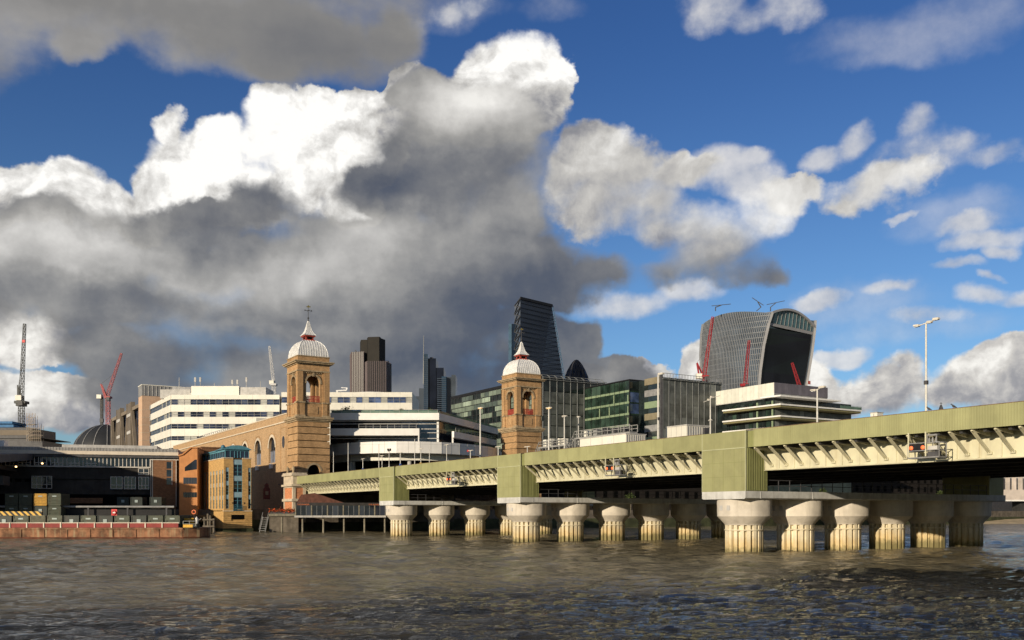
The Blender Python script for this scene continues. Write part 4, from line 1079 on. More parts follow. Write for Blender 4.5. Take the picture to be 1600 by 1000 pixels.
# numbered along the barge from the bow inwards so that every label points at one container
order = ['at the bow end of the row', 'second from the bow', 'third from the bow', 'fourth from the bow', 'fifth from the bow', 'sixth from the bow', 'seventh from the bow', 'eighth from the bow', 'ninth from the bow', 'tenth from the bow', 'eleventh from the bow', 'twelfth from the bow']
ca, sa = math.cos(R(1.2)), math.sin(R(1.2))
for i in range(12):
    kd = (kinds[::-1] + ['green'])[i]
    if i == 0: kd = 'green'
    x, y = -3.7 - (i + .5) * 2.66, .9
    container(kd, f'{desc[kd]} refuse container on the barge, {order[i]}', (W(316, by) + ca * x - sa * y, by + sa * x + ca * y, 1.3), R(1.2), 'containers on the barge')
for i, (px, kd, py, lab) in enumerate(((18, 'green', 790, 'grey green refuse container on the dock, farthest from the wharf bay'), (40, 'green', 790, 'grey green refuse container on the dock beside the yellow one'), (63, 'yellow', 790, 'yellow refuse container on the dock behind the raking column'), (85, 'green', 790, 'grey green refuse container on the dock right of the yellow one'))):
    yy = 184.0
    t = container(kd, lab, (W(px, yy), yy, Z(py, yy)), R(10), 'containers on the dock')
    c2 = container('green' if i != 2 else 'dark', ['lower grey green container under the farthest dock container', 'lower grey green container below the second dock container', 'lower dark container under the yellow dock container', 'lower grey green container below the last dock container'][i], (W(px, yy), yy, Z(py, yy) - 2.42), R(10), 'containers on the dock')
# right-hand, dim row at the back of the dock
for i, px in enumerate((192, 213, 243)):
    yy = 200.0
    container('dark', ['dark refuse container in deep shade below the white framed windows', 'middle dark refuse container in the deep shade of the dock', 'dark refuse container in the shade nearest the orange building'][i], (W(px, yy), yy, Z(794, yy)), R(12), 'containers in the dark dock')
    
# small gear at the bow and on the dock
def lifebuoy(label, px, py, yy, r, mats, mount):
    t = thing('lifebuoy', label, 'lifebuoy', (W(px, yy), yy, Z(py, yy)), 0)
    rg = []
    mb = MB(); mb.smooth = True
    for i in range(17):
        a = 2 * math.pi * i / 16
        rg.append([((r + .09 * math.cos(b)) * math.cos(a), .09 * math.sin(b), (r + .09 * math.cos(b)) * math.sin(a)) for b in [2 * math.pi * j / 8 for j in range(8)]])
    mb.rings(rg, caps=False); mb.build('ring', mats, t)
    mount(t)
    return t
M['signalred'] = pmat('signal_red', (.62, .03, .03), .5, .1, 2.)
M['orangepl'] = pmat('orange_plastic', (.75, .20, .08), .5, .1, 2.)
def board(t):
    MB().box(-.5, .5, .1, .18, -.55, .6).build('backing_board', M['signalred'], t)
    MB().box(-.08, .08, .12, .2, -3.2, -.5).build('post', M['darkgrey'], t)
    MB().box(-.26, .26, -.02, .09, -.12, .14).build('notice', M['white'], t)
lifebuoy('red lifebuoy board standing on the dark dock behind the barge', 178, 801, 168.0, .33, M['signalred'], board)
def ringpost(t): MB().tube((0, .12, -1.6), (0, .12, .3), .05, n=6).build('post', M['darkgrey'], t)
lifebuoy('orange lifebuoy ring on a post at the barge bow', 303, 800, 153.0, .30, M['orangepl'], ringpost)
yb_ = thing('winch_housing', 'bright yellow winch housing on the barge bow', 'winch', (W(290, 153), 153, 2.3), R(1))
M['yellow'] = pmat('machine_yellow', (.72, .40, .03), .5, .12, 1.5)
MB().slab([(-.75, 0), (.75, 0), (.75, .55), (.45, .9), (-.6, .9), (-.75, .7)], 'y', 0, 1.2).build('housing', M['yellow'], yb_)
MB().tube((-.6, -.15, .35), (.6, -.15, .35), .22, n=10).build('drum', M['darkgrey'], yb_)
MB().box(-.8, .8, -.1, 1.3, -.12, -.002).build('bed_plate', M['black'], yb_)
y2 = thing('fuel_box', 'small yellow box with white tank beside the winch on the barge bow', 'box', (W(300, 153), 153, 2.3), R(1))
MB().box(-.35, .25, 0, .8, 0, .85).box(-.4, .3, -.05, .85, .85, .92).build('box_body', M['yellow'], y2)
MB().lathe([(.24, .0), (.28, .1), (.28, .85), (.15, 1.0), (.08, 1.15)], 12, (.62, .4)).build('tank', M['white'], y2)
y3 = MB().box(-.75, .75, 0, .08, 0, .42).box(-.78, .78, -.02, .1, .40, .46)
tag(y3.build('yellow_name_board', M['yellow'], None, (W(294, 150.2), 150.05, 1.75), R(1.2)), 'flat yellow board on the barge side near the bow', 'board')
# timber dolphin and ladder between barge and office
tb = thing('mooring_piles', 'cluster of grey timber mooring piles between barge and brick office', 'mooring', (W(327, 185), 185, 0), 0)
for i, (x, y, h) in enumerate(((-.9, 0, 3.3), (-.35, .3, 3.9), (.2, 0, 3.6), (.8, .3, 3.0))): MB().tube((x, y, -2), (x, y, h), .27, .24).build('pile', M['riverwall'], tb)
MB().box(-1.2, 1.1, -.35, -.2, 2.6, 2.9).box(-1.2, 1.1, -.35, -.2, 1.3, 1.6).build('waling', M['riverwall'], tb)
rp = MB()
for d in (0, .9, 1.8): rp.bar((-1.5 - d, -.2, 3.0), (-4.6 - d * .6, -.6, 1.0), .10)
rp.build('raking_stays', M['rail'], tb)

# ------------------------------------------------------------------ riverside terrace and pavilion under the first span
ty = 193.0
M['timber'] = pmat('weathered_timber', (.20, .18, .135), .9, .25, 2.0, streak=.3)
M['tarp'] = pmat('dark_pavilion_roof', (.030, .028, .028), .8, .3, 1.)
tang = R(10)
pv = thing('riverside_pavilion', 'glazed riverside pavilion on timber posts below the first bridge span', 'pavilion', (W(460, ty), ty, 0), tang)
PLn = 18.6
zd = Z(807, ty)
MB().box(0, PLn, 0, 11, zd - .12, zd + .12).build('deck', M['timber'], pv)
ed = MB()
me_ed = box_mesh('deck_fascia', M['lightgrey'], .01, 1.84, -.08, -.002, zd - .2, zd + .2)
for i in range(10): link('deck_fascia', me_ed, pv, (i * 1.86, 0, 0))
zr = Z(788, ty)
MB().box(.2, PLn - .2, .35, 10, zr - .25, zr + .35).build('roof', M['tarp'], pv)
MB().slab([(.3, zr + .35), (10, zr + .35), (4.0, zr + 2.4), (1.2, zr + 2.0)], 'y', 2.5, 9).build('tiled_roof', pmat('red_roof_tiles', (.12, .05, .035), .9, .3, 1.5, streak=.3), pv)
me_post = box_mesh('post', M['timber'], -.12, .12, .3, .52, zd + .12, zr - .2); me_pane = box_mesh('glass_pane', M['glass'], .02, 1.04, .40, .44, zd + .12, zr - .22); me_mull = box_mesh('mullion', M['grey'], -.03, .03, .36, .48, zd + .12, zr - .2)
for i in range(18):
    x = .2 + i * 1.07
    if i < 17: link('glass_pane', me_pane, pv, (x, 0, 0))
    link('post' if i % 3 == 0 else 'mullion', me_post if i % 3 == 0 else me_mull, pv, (x, 0, 0))
for i in range(5): MB().tube((1.6 + i * 4.2, 1.0, -2), (1.6 + i * 4.2, 1.0, zd - .1), .22, .20).build('pile', M['timber'], pv)
MB().tube((-2.5, .6, -2), (-2.5, .6, zd - .1), .2).build('pile', M['timber'], pv)
MB().box(.2, PLn, 9.9, 10.0, zd, zr).build('back_wall', M['void'], pv)
def lettering(t, text, loc_, size, mat, rx=math.pi / 2):
    cu = bpy.data.curves.new('lettering', 'FONT'); cu.body = text; cu.size = size; cu.extrude = .01; cu.materials.append(mat)
    tmp = bpy.data.objects.new('lettering_curve', cu); me = bpy.data.meshes.new_from_object(tmp); bpy.data.objects.remove(tmp)
    o = link('lettering', me, t, loc_); o.rotation_euler = (rx, 0, 0); return o
M['signorange'] = pmat('orange_sign_paint', (.55, .16, .06), .6, .1, 2.)
lettering(pv, 'THE BANKER', (.5, .33, zr - .16), .42, M['signorange'])
lettering(pv, 'THE BANKER', (15.0, .33, zr - .16), .42, M['signorange'])
# the open terrace beside it, with its bed of red flowers
te = thing('flower_terrace', 'stone terrace with a rail of red flowers beside the pavilion', 'terrace', (W(420, 197), 197, 0), tang)
zt_ = Z(803, 197)
MB().box(0, 6.0, 0, 12, zt_ - .5, zt_).box(.1, 6.0, .4, 12, -2, zt_ - .5).build('terrace_slab', M['riverwall'], te)
MB().box(-.05, 6.0, -.06, .2, zt_ - .5, zt_ + .05).build('terrace_edge', M['timber'], te)
pb = MB().box(.1, 5.6, .25, .75, zt_, zt_ + .45); pb.build('planter', M['darkgrey'], te)
M['flower'] = pmat('red_orange_blossom', (.62, .10, .03), .8, .35, 5.0); M['leaf'] = pmat('dark_leaves', (.05, .075, .02), .8, .4, 4.0)
rnd = random.Random(3); fl = MB(); lf = MB()
for i in range(900):
    x, y, z = rnd.uniform(0, 5.7), rnd.uniform(.1, .9), zt_ + .45 + abs(rnd.gauss(0, .30)) + rnd.uniform(-.35, .3)
    q = rnd.uniform(.10, .22); a = rnd.uniform(0, 6.28); d1 = Vector((math.cos(a), math.sin(a), rnd.uniform(-.6, .6))).normalized() * q; d2 = d1.cross(Vector((rnd.uniform(-1, 1), rnd.uniform(-1, 1), 1))).normalized() * q
    p = Vector((x, y, z)); (fl if rnd.random() < .6 else lf).add([p - d1, p + d2 * .7, p + d1, p - d2 * .7], [(0, 1, 2, 3)])
o = fl.build('flowers', M['flower'], te); o['kind'] = 'stuff'
o = lf.build('leaves', M['leaf'], te); o['kind'] = 'stuff'
# steps down to the water
lad = thing('landing_steps', 'pale steel landing steps slanting into the water by the terrace', 'steps', (W(402, 199), 199, 0), R(-12))
for x in (0, 1.3): MB().bar((x, 2.5, 3.2), (x + .9, -1.0, -.4), .12, .25).build('stringer', M['rail'], lad); MB().bar((x, 2.5, 4.2), (x + .9, -1.0, .6), .07).build('handrail', M['rail'], lad)
for i in range(8):
    t = (i + .5) / 8; MB().box(.9 * t + .05, .9 * t + 1.25, 2.35 - 3.5 * t, 2.65 - 3.5 * t, 3.25 - 3.6 * t, 3.31 - 3.6 * t).build('tread', M['rail'], lad)
# a red clock-like wall sign deep in the street shade
sg_ = thing('hanging_sign', 'small reddish hanging sign on the shaded brick wall', 'sign', (W(417, 224), 224, Z(780, 224)), AX)
MB().slab([(-.8, 0), (.8, 0), (.8, 2.4), (.45, 2.9), (.45, 3.4), (0, 3.9), (-.45, 3.4), (-.45, 2.9), (-.8, 2.4)], 'y', 0, .25).build('sign_panel', pmat('dull_red_sign', (.16, .045, .03), .7, .3, 2.), sg_)
MB().box(-.35, .35, -.06, -.002, 1.0, 1.9).build('sign_face', M['stone'], sg_)
MB().bar((0, .26, 3.2), (0, 2.0, 3.2), .12).build('bracket', M['darkgrey'], sg_)

# ------------------------------------------------------------------ generic office pieces
def banded(T, p0, p1, bands, wall, glass, pane=2.2, proud=.35, deep=14.0, mull=None, light=None, end=True, ringed=True):
    """a facade from p0 to p1 (world xy, building to the left of that line): wall bands stand proud of recessed panes. bands: (z0, z1, kind)"""
    ox, oy = T.location.x, T.location.y
    a, b_ = Vector((p0[0] - ox, p0[1] - oy)), Vector((p1[0] - ox, p1[1] - oy)); d = b_ - a; Lg = d.length; an = math.atan2(d.y, d.x)
    fr = (a.x, a.y, an)
    for z0, z1, k in bands:
        if k == 'w':
            o = MB(fr).box(0, Lg, -proud, .6, z0, z1).build('spandrel_band', wall, T)
            n = max(1, round(Lg / (pane * 2))); j = MB(fr)
            for i in range(1, n): j.box(Lg * i / n - .03, Lg * i / n + .03, -proud - .012, -proud + .1, z0 + .02, z1 - .02)
            if n > 1: j.build('panel_joints', M['lightgrey'], o)
        else:
            n = max(1, round(Lg / pane)); w = Lg / n
            key = (round(w, 2), round(z1 - z0, 2), glass.name)
            if key not in PANE: PANE[key] = box_mesh('window_pane', glass, .0, w, 0, .08, 0, z1 - z0)
            keyl = key + (1,)
            if light and keyl not in PANE: PANE[keyl] = box_mesh('window_pane', light, .0, w, 0, .08, 0, z1 - z0)
            for i in range(n):
                m_ = PANE[keyl] if light and rnd.random() < .28 else PANE[key]
                p = a + d.normalized() * (w * i)
                link('window_pane', m_, T, (p.x, p.y, z0), an)
            mm = MB(fr)
            for i in range(n + 1): x = min(max(w * i, .06), Lg - .06); mm.box(x - .06, x + .06, -.12, .02, z0, z1)
            mm.box(0, Lg, -.10, .0, (z0 + z1) / 2 - .05, (z0 + z1) / 2 + .05)
            mm.build('window_mullions', mull or M['grey'], T)
    return fr, Lg
PANE = {}
M['blind'] = pmat('window_with_blind', (.34, .34, .31), .4, .15, .6)
M['blind_blue'] = glass_mat('sky_reflecting_glass', (.05, .08, .17))  # reflected sky put into the glass colour as blue

# ------------------------------------------------------------------ white banded office at left
yA = 352.0
wA = thing('banded_office', 'white banded office block with dark ribbon windows behind the arcade wall', 'office building', (W(268, yA), yA, 0))
pys = [(617, 624, 'w'), (624, 632.5, 'g'), (632.5, 643.5, 'w'), (643.5, 651.5, 'g'), (651.5, 662.5, 'w'), (662.5, 670, 'g'), (670, 681.5, 'w'), (681.5, 688, 'g'), (688, 700, 'w'), (700, 708, 'g'), (708, 720, 'w')]
bands = [(Z(b_, yA), Z(a, yA), k) for a, b_, k in pys]
banded(wA, (W(268, yA), yA), (W(437, yA), yA), bands, M['offwhite'], M['glass_blue'], 2.4, light=M['blind'])
wl_ = 41.0; pw = (W(268, yA) - SA * wl_, yA + CA * wl_)
banded(wA, pw, (W(268, yA), yA), bands, M['offwhite'], M['glass_blue'], 2.6, light=M['blind'])
inn = MB().prism([(0, .6), (W(437, yA) - W(268, yA), .6), (W(437, yA) - W(268, yA), 40), (-SA * wl_ + 2, 38)], 4.3, Z(617.4, yA)); inn.build('core', M['offwhite'], wA)
MB().box(W(437, yA) - W(268, yA) + .01, W(437, yA) - W(268, yA) + 1.5, 2, 30, 4.3, Z(622, yA)).build('dark_return', M['darkgrey'], wA)
MB().box(6, 24, 4, 16, Z(617.3, yA), Z(601, yA)).build('penthouse', M['offwhite'], wA)
MB().box(24.05, 34, 4.5, 16, Z(617.3, yA), Z(602.5, yA)).build('penthouse', M['lightgrey'], wA)
MB().box(-8, 5.9, 10, 24, Z(617.3, yA), Z(603, yA)).build('penthouse', M['lightgrey'], wA)
MB().box(-4, 6, 12, 22, Z(603, yA), Z(598, yA)).build('cooling_plant', M['grey'], wA)
for i, (px, pyt, w_) in enumerate(((305, 586, 2), (313, 586, 2), (335, 595, 1), (363, 590, 2), (371, 590, 2), (385, 586, 2), (407, 592, 1), (280, 586, 1))):
    x = W(px, yA + 6) - W(268, yA)
    an_ = MB().tube((x, 6, Z(604, yA)), (x, 6, Z(pyt, yA)), .12, n=6)
    if w_ == 2: an_.box(x - .35, x + .35, 5.8, 6.2, Z(pyt + 7, yA), Z(pyt, yA))
    an_.build('antenna', M['lightgrey'], wA)
# brick and stone core tower beside it
yC = 405.0
cr = thing('stair_core', 'tall pink stone stair core with grey louvred head beside the banded office', 'tower', (W(222, yC), yC, 0))
M['pinkstone'] = pmat('pink_granite', (.50, .34, .23), .8, .1, .25, streak=.1)
MB((0, 0, AX)).box(0, 26, 0, 8.5, 4.3, Z(618, yC)).build('shaft', M['pinkstone'], cr)
MB((0, 0, AX)).box(-.05, 26.05, -.05, 8.55, Z(618, yC), Z(601.5, yC)).build('louvred_head', M['grey'], cr)
j = MB((0, 0, AX))
for i in range(16): j.box(1 + i * 1.6, 1.25 + i * 1.6, -.2, -.06, Z(617.5, yC), Z(602, yC))
j.build('louvre_fins', M['lightgrey'], cr)
MB((0, 0, AX)).box(-.2, 26.2, -.2, 8.7, Z(601.5, yC), Z(600.3, yC)).build('parapet', M['offwhite'], cr)
for k in range(6): MB((0, 0, AX)).box(-.04, 26.04, -.04, 8.54, Z(640 + k * 12, yC), Z(639.4 + k * 12, yC)).build('joint_band', M['stone_pale'], cr)
# braced concrete building
M['brownc'] = pmat('brown_grey_concrete', (.20, .165, .125), .8, .12, .3, streak=.2)
M['brownp'] = pmat('brown_infill_panel', (.13, .11, .09), .8, .12, .3)
br = thing('braced_building', 'brown concrete building with exposed V shaped bracing left of the stair core', 'office building', (W(217, yC), yC + 6, 0), AX + math.pi / 2)
Lb, zb = 92.0, Z(626, yC)
MB().box(0, Lb, -16, -1.2, 4.3, zb - 1).build('core', M['glass_blue'], br)
MB().box(0, Lb, -16.2, .3, zb - 1, zb + .6).build('roof_beam', M['brownc'], br)
MB().box(0, Lb, -1.0, .2, 4.3, 14).build('base', M['brownc'], br)
for x in (0.5, 30.0, 60.0, 89.0):
    wpier = 10.5 if x > 1 and x < 80 else 2.0
    MB().box(x, x + wpier, -1.19, .6, 14, zb + (3 if wpier > 3 else 0)).build('pier', M['brownp'], br)
    if wpier > 3:
        MB().box(x - .6, x - .0, -1.1, .9, 14, zb + 3.2).box(x + wpier, x + wpier + .6, -1.1, .9, 14, zb + 3.2).build('pier_edge', M['brownc'], br)
        for k in range(5): MB().box(x, x + wpier, .601, .8, 17 + k * 8.0, 18.4 + k * 8.0).build('pier_band', M['lightgrey'], br)
for x0, x1 in ((2.5, 29.4), (41.1, 59.4), (71.1, 89.0)):
    m_ = (x0 + x1) / 2
    for s_, xx in ((1, x0), (-1, x1)):
        MB().bar((xx, .1, zb - 1), (m_, .1, 20), 1.3, 1.3).build('raking_brace', M['brownc'], br)
        MB().bar((m_, .1, 20), (xx, .1, 6), 1.1, 1.1).build('raking_brace', M['brownc'], br)
    MB().bar((m_, .1, 34), (m_, .1, 6), 1.0).build('hanger', M['brownc'], br)
# glass dome far left
gd = thing('glass_dome', 'dark ribbed glass dome beyond the braced building', 'dome', (W(168, 520), 520, 0))
zd0, zd1 = Z(700, 520), Z(664, 520); rr = W(168, 520) - W(117, 520); n = 10
pr = [(rr * math.cos(t), zd0 - 4 + (zd1 - zd0 + 4) * math.sin(t)) for t in [math.pi / 2 * i / n * .98 for i in range(n + 1)]]
MB().lathe([(rr, 4.3), (rr, zd0 - 4.2)] + pr, 32).build('shell', pmat('dark_glazed_shell', (.025, .027, .030), .5, .2, .1), gd)
for k in range(16):
    a = 2 * math.pi * k / 16; r_ = MB()
    for (r0, z0), (r1, z1) in zip(pr[:-1], pr[1:]): r_.bar((r0 * math.cos(a), r0 * math.sin(a), z0 + .1), (r1 * math.cos(a), r1 * math.sin(a), z1 + .1), .35)
    r_.build('rib', M['grey'], gd)
# site under construction, far left
cs = thing('building_under_construction', 'dark unfinished building wrapped in scaffolding beside the tall dark crane', 'building', (W(0, 340), 340, 0))
MB().box(-12, 10.4, 0, 20, 4.3, Z(668, 340)).box(-12, 15.5, -.5, 20, 4.3, Z(689, 340)).box(-12, 16.2, -.6, 20, Z(685, 340), Z(684, 340)).build('frame', M['darkgrey'], cs)
MB().box(-12, 5, -.3, 12, Z(667.9, 340), Z(663.5, 340)).box(-12, 4.6, -.4, 10, Z(662, 340), Z(658.5, 340)).build('blue_sheeting', pmat('blue_sheeting', (.04, .14, .30), .7, .2, 1.), cs)
MB().box(-12, 10.3, -.12, -.002, Z(680, 340), Z(672, 340)).build('slab_edge', M['brownc'], cs)
sf = MB(); z0 = Z(690, 340)
for i in range(8):
    for jz in (0, 2.0):
        x = 10.6 + i * .72; top = Z(646 if i < 5 else 662, 340) - (i % 3) * .8
        sf.bar((x, -2 + jz, z0), (x, -2 + jz, top), .10)
for kz in range(8):
    z = z0 + 1 + kz * 1.25
    if z < Z(664, 340): sf.bar((10.6, -2, z), (15.7, -2, z), .10).bar((10.6, 0, z), (15.7, 0, z), .10)
    else: sf.bar((10.6, -2, z), (13.6, -2, z), .10)
    if kz < 7: sf.bar((10.6, -2, z), (13, -2, z + 1.25), .08)
sf.build('scaffolding', pmat('scaffold_tube', (.32, .26, .20), .6, .3, 2.), cs)
MB().box(10.5, 15.4, -1.9, 0, Z(684, 340), Z(683, 340)).box(10.5, 15.4, -1.9, 0, Z(674, 340), Z(673.3, 340)).box(10.5, 13.4, -1.9, 0, Z(664, 340), Z(663.3, 340)).build('scaffold_boards', M['timber'], cs)

# ------------------------------------------------------------------ curved white office over the station
KP = .885; yP = 262.0 * KP
cp = thing('station_office', 'white terraced office with curved lower balcony between the two station towers', 'office building', (W(620, yP), yP, 0))
ox, oy_ = W(620, yP), yP
def loc(px, Y): return (W(px, Y * KP) - ox, Y * KP - oy_)
arc = [loc(506, 276), loc(528, 270), loc(545, 266.5), (loc(582, 262.5)), loc(620, 261), loc(656, 261.5), loc(690, 264), loc(718, 268.5), loc(742, 274), loc(762, 281), loc(778, 290)]
back = [loc(790, 330), loc(506, 330)]
def inset(poly, dY): return [(x, y + dY) for x, y in poly]
zr0, zr1 = Z(708, yP), Z(690, yP)
MB().prism(arc + back, zr0, zr1).build('curved_balcony', M['white'], cp)
jj = MB()
for (a, b_) in zip(arc[:-1], arc[1:]):
    A_, B_ = Vector((*a, 0)), Vector((*b_, 0)); Ln = (B_ - A_).length; nrm = (B_ - A_).normalized(); nrm = Vector((nrm.y, -nrm.x, 0))
    for t in ([0, .5] if Ln > 4 else [0]):
        p = A_.lerp(B_, t); jj.bar((p.x + nrm.x * .01, p.y + nrm.y * .01, zr0 + .02), (p.x + nrm.x * .01, p.y + nrm.y * .01, zr1 - .02), .05)
    jj.bar(A_ + nrm * .01 + Vector((0, 0, zr0 + 2.2)), B_ + nrm * .01 + Vector((0, 0, zr0 + 2.2)), .04)
jj.build('panel_joints', M['lightgrey'], cp)
MB().prism(inset(arc, 4.0) + back, Z(718, yP), zr0).build('soffit_band', M['offwhite'], cp)
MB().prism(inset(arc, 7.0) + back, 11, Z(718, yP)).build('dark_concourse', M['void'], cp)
for px in (548, 552, 640, 700): MB().lathe([(.55, 10.5), (.55, Z(717.5, yP))], 12, loc(px, 272.5 if px < 560 else 267.0)).build('column', M['lightgrey'], cp)
MB().prism(inset(arc, 1.5) + back, zr1, zr1 + .02).build('balcony_floor', M['grey'], cp)
# glazing strip above the balcony
c0, c1 = loc(516, 266), loc(685, 266)
MB().prism([loc(516, 269), loc(653, 265.5), loc(685, 266.2), loc(776, 316), loc(776, 330), loc(516, 330)], zr1 + .02, Z(644, yP)).build('glazed_core', M['glass'], cp)
tr_ = MB()
for zpy in (684, 675, 661, 657): tr_.box(W(516, 265.8 * KP) - ox, W(684.5, 265.8 * KP) - ox, 3.0, 3.9, Z(zpy, yP), Z(zpy - 1.0, yP))
tr_.build('transoms', M['lightgrey'], cp)
MB().box(W(655, 262 * KP) - ox, W(684, 262 * KP) - ox, 3.2, 4.0, Z(669, yP), Z(668, yP)).build('transoms', M['lightgrey'], cp)
cm = MB().box(W(684, 265.6 * KP) - ox - .25, W(684, 265.6 * KP) - ox + .25, 3.2, 4.2, zr1, Z(655, yP)); cm.build('corner_post', M['white'], cp)
MB().box(W(516, 262.5 * KP) - ox, W(655, 262.5 * KP) - ox, .6, 6, Z(680, yP), Z(669, yP)).build('middle_balcony', M['white'], cp)
MB().box(W(653, 262.5 * KP) - ox, W(655, 262.5 * KP) - ox, .55, .9, Z(689.5, yP), Z(680, yP)).build('balcony_leg', M['white'], cp)
MB().prism([loc(516, 264.0), loc(686, 264.0), loc(778, 313), loc(778, 330), loc(516, 330)], Z(655, yP), Z(644, yP)).build('roof_band', M['white'], cp)
MB().prism([loc(706, 268), loc(709.5, 267.8), loc(776, 300), loc(776, 304), loc(708, 272)], Z(681, yP), Z(671, yP)).build('side_balcony', M['white'], cp)
MB().box(W(707, 268 * KP) - ox - .2, W(707, 268 * KP) - ox + .2, 6.0, 6.6, zr1, Z(681, yP)).build('balcony_leg', M['white'], cp)
def railing(T, a, b_, z, h, mat, step=1.6, name='railing', glass=None):
    A_, B_ = Vector((*a, z)), Vector((*b_, z)); n = max(2, int((B_ - A_).length / step)); r_ = MB()
    for i in range(n + 1): p = A_.lerp(B_, i / n); r_.bar(p, p + Vector((0, 0, h)), .09)
    r_.bar(A_ + Vector((0, 0, h)), B_ + Vector((0, 0, h)), .07); r_.bar(A_ + Vector((0, 0, h * .5)), B_ + Vector((0, 0, h * .5)), .05)
    r = r_.build(name, mat, T)
    if glass:
        d = (B_ - A_).normalized(); g_ = MB(); g_.bar(A_ + Vector((0, 0, h * .45)), B_ + Vector((0, 0, h * .45)), .03, h * .75); g_.build('glass_balustrade', glass, T)
    return r
M['greenglass'] = pmat('green_glass_balustrade', (.10, .17, .13), .15, .2, .5)
railing(cp, (W(560, 262.5 * KP) - ox, 1.0), (W(650, 262.5 * KP) - ox, 1.0), Z(669, yP), 1.1, M['rail'], 1.7)
railing(cp, (W(518, 264.4 * KP) - ox, 2.5), (W(684, 264.4 * KP) - ox, 2.5), Z(644, yP), .85, M['rail'], 2.2, glass=M['greenglass'])
a_, b2 = loc(687, 265.2), loc(776, 312.5)
railing(cp, a_, b2, Z(644, yP), .6, M['greenglass'], 2.5, glass=M['greenglass'])
railing(cp, loc(712, 269.5), loc(772, 299), Z(671, yP), 1.0, M['rail'], 2.0)
def bush(label, px, py, Y, r, seed, grp=None):
    t = thing('roof_shrub', label, 'shrub', (W(px, Y), Y, Z(py, Y)), 0, grp); q = random.Random(seed); f = MB(); s_ = MB()
    for k in range(5):
        a = q.uniform(0, 6.28); s_.tube((0, 0, 0), (math.cos(a) * r * .6, math.sin(a) * r * .5, r * q.uniform(.7, 1.1)), .05, .02, 5)
    for k in range(240):
        p = Vector((q.gauss(0, r * .48), q.gauss(0, r * .4), abs(q.gauss(.55, .3)) * r)); e = q.uniform(.10, .22) * r * .8
        d1 = Vector((q.uniform(-1, 1), q.uniform(-1, 1), q.uniform(-1, 1))).normalized() * e; d2 = d1.orthogonal().normalized() * e * .7
        f.add([p - d1, p + d2, p + d1, p - d2], [(0, 1, 2, 3)])
    s_.build('stems', M['timber'], t); o = f.build('foliage', M['leaf'], t); o['kind'] = 'stuff'
bush('round green shrub on the roof terrace beside the first tower', 541, 645, 235.9, 1.25, 1)
bush('low straggly shrub in the middle of the roof terrace', 627, 644, 235.9, .8, 2)
bush('small brownish shrub at the corner of the roof terrace', 672, 644, 236.7, .8, 3)

# white office behind it, the same make as the one at left
yB = 352.0
wB = thing('banded_office', 'white banded office seen above the terraced station office', 'office building', (W(512, yB), yB, 0))
bb = [(Z(b_, yB), Z(a, yB), k) for a, b_, k in ((613, 620.5, 'w'), (620.5, 629.5, 'g'), (629.5, 640.5, 'w'), (640.5, 650, 'g'), (650, 670, 'w'))]
banded(wB, (W(440, yB), yB), (W(644, yB), yB), bb, M['offwhite'], M['blind_blue'], 2.3, light=M['blind'])
MB().box(W(440, yB) - W(512, yB), W(643.9, yB) - W(512, yB), .6, 26, 4.3, Z(613.3, yB)).build('core', M['offwhite'], wB)
MB().lathe([(11, Z(613, yB)), (11, Z(611.5, yB)), (7, Z(610, yB)), (.3, Z(609, yB))], 24, (W(578, yB) - W(512, yB), 12)).build('roof_dome', M['lead'], wB)
MB().box(W(596, yB) - W(512, yB), W(620, yB) - W(512, yB), 6, 14, Z(613, yB), Z(611, yB)).build('roof_plant', M['lightgrey'], wB)
bmu = MB().tube((2.5, 6, Z(613, yB)), (2.5, 6, Z(608, yB)), .3).tube((2, 6, Z(607.5, yB)), (6, 6, Z(606.5, yB)), .3).tube((6, 6, Z(606.5, yB)), (6.3, 6, Z(603, yB)), .25).tube((6.3, 6, Z(603, yB)), (4, 6, Z(602.5, yB)), .2)
bmu.build('cleaning_cradle_arm', M['lead'], wB)

# ------------------------------------------------------------------ glass office blocks right of the second tower
M['gl_dark'] = glass_mat('dark_office_glass', (.012, .018, .018), .05)
M['gl_green'] = glass_mat('green_office_glass', (.018, .036, .026), .08)
M['gl_grey'] = glass_mat('grey_office_glass', (.085, .092, .086), .30, var=.3, spec=.35)
M['pt1'] = glass_mat('pale_green_panel', (.16, .20, .155), .3, var=.2); M['pt2'] = glass_mat('grey_green_panel', (.075, .10, .088), .2, var=.25)
M['spgreen'] = pmat('pale_green_spandrel', (.22, .29, .18), .4, .12, .5); M['alu'] = pmat('aluminium_fin', (.20, .21, .21), .4, .1, 1.)
def corner_block(name, label, px, py, Y, ll, lr, zb=4.3):
    """an office block on the bridge's grid with its near corner at photo column px, its roof at row py there: ll back to the left, lr to the right"""
    T = thing(name, label, 'office building', (W(px, Y), Y, 0), AX); zt = Z(py, Y)
    return T, zt
LF = lambda L: (0, L, -math.pi / 2)                 # drawing frame of the left (street) face: x runs from its far end to the corner
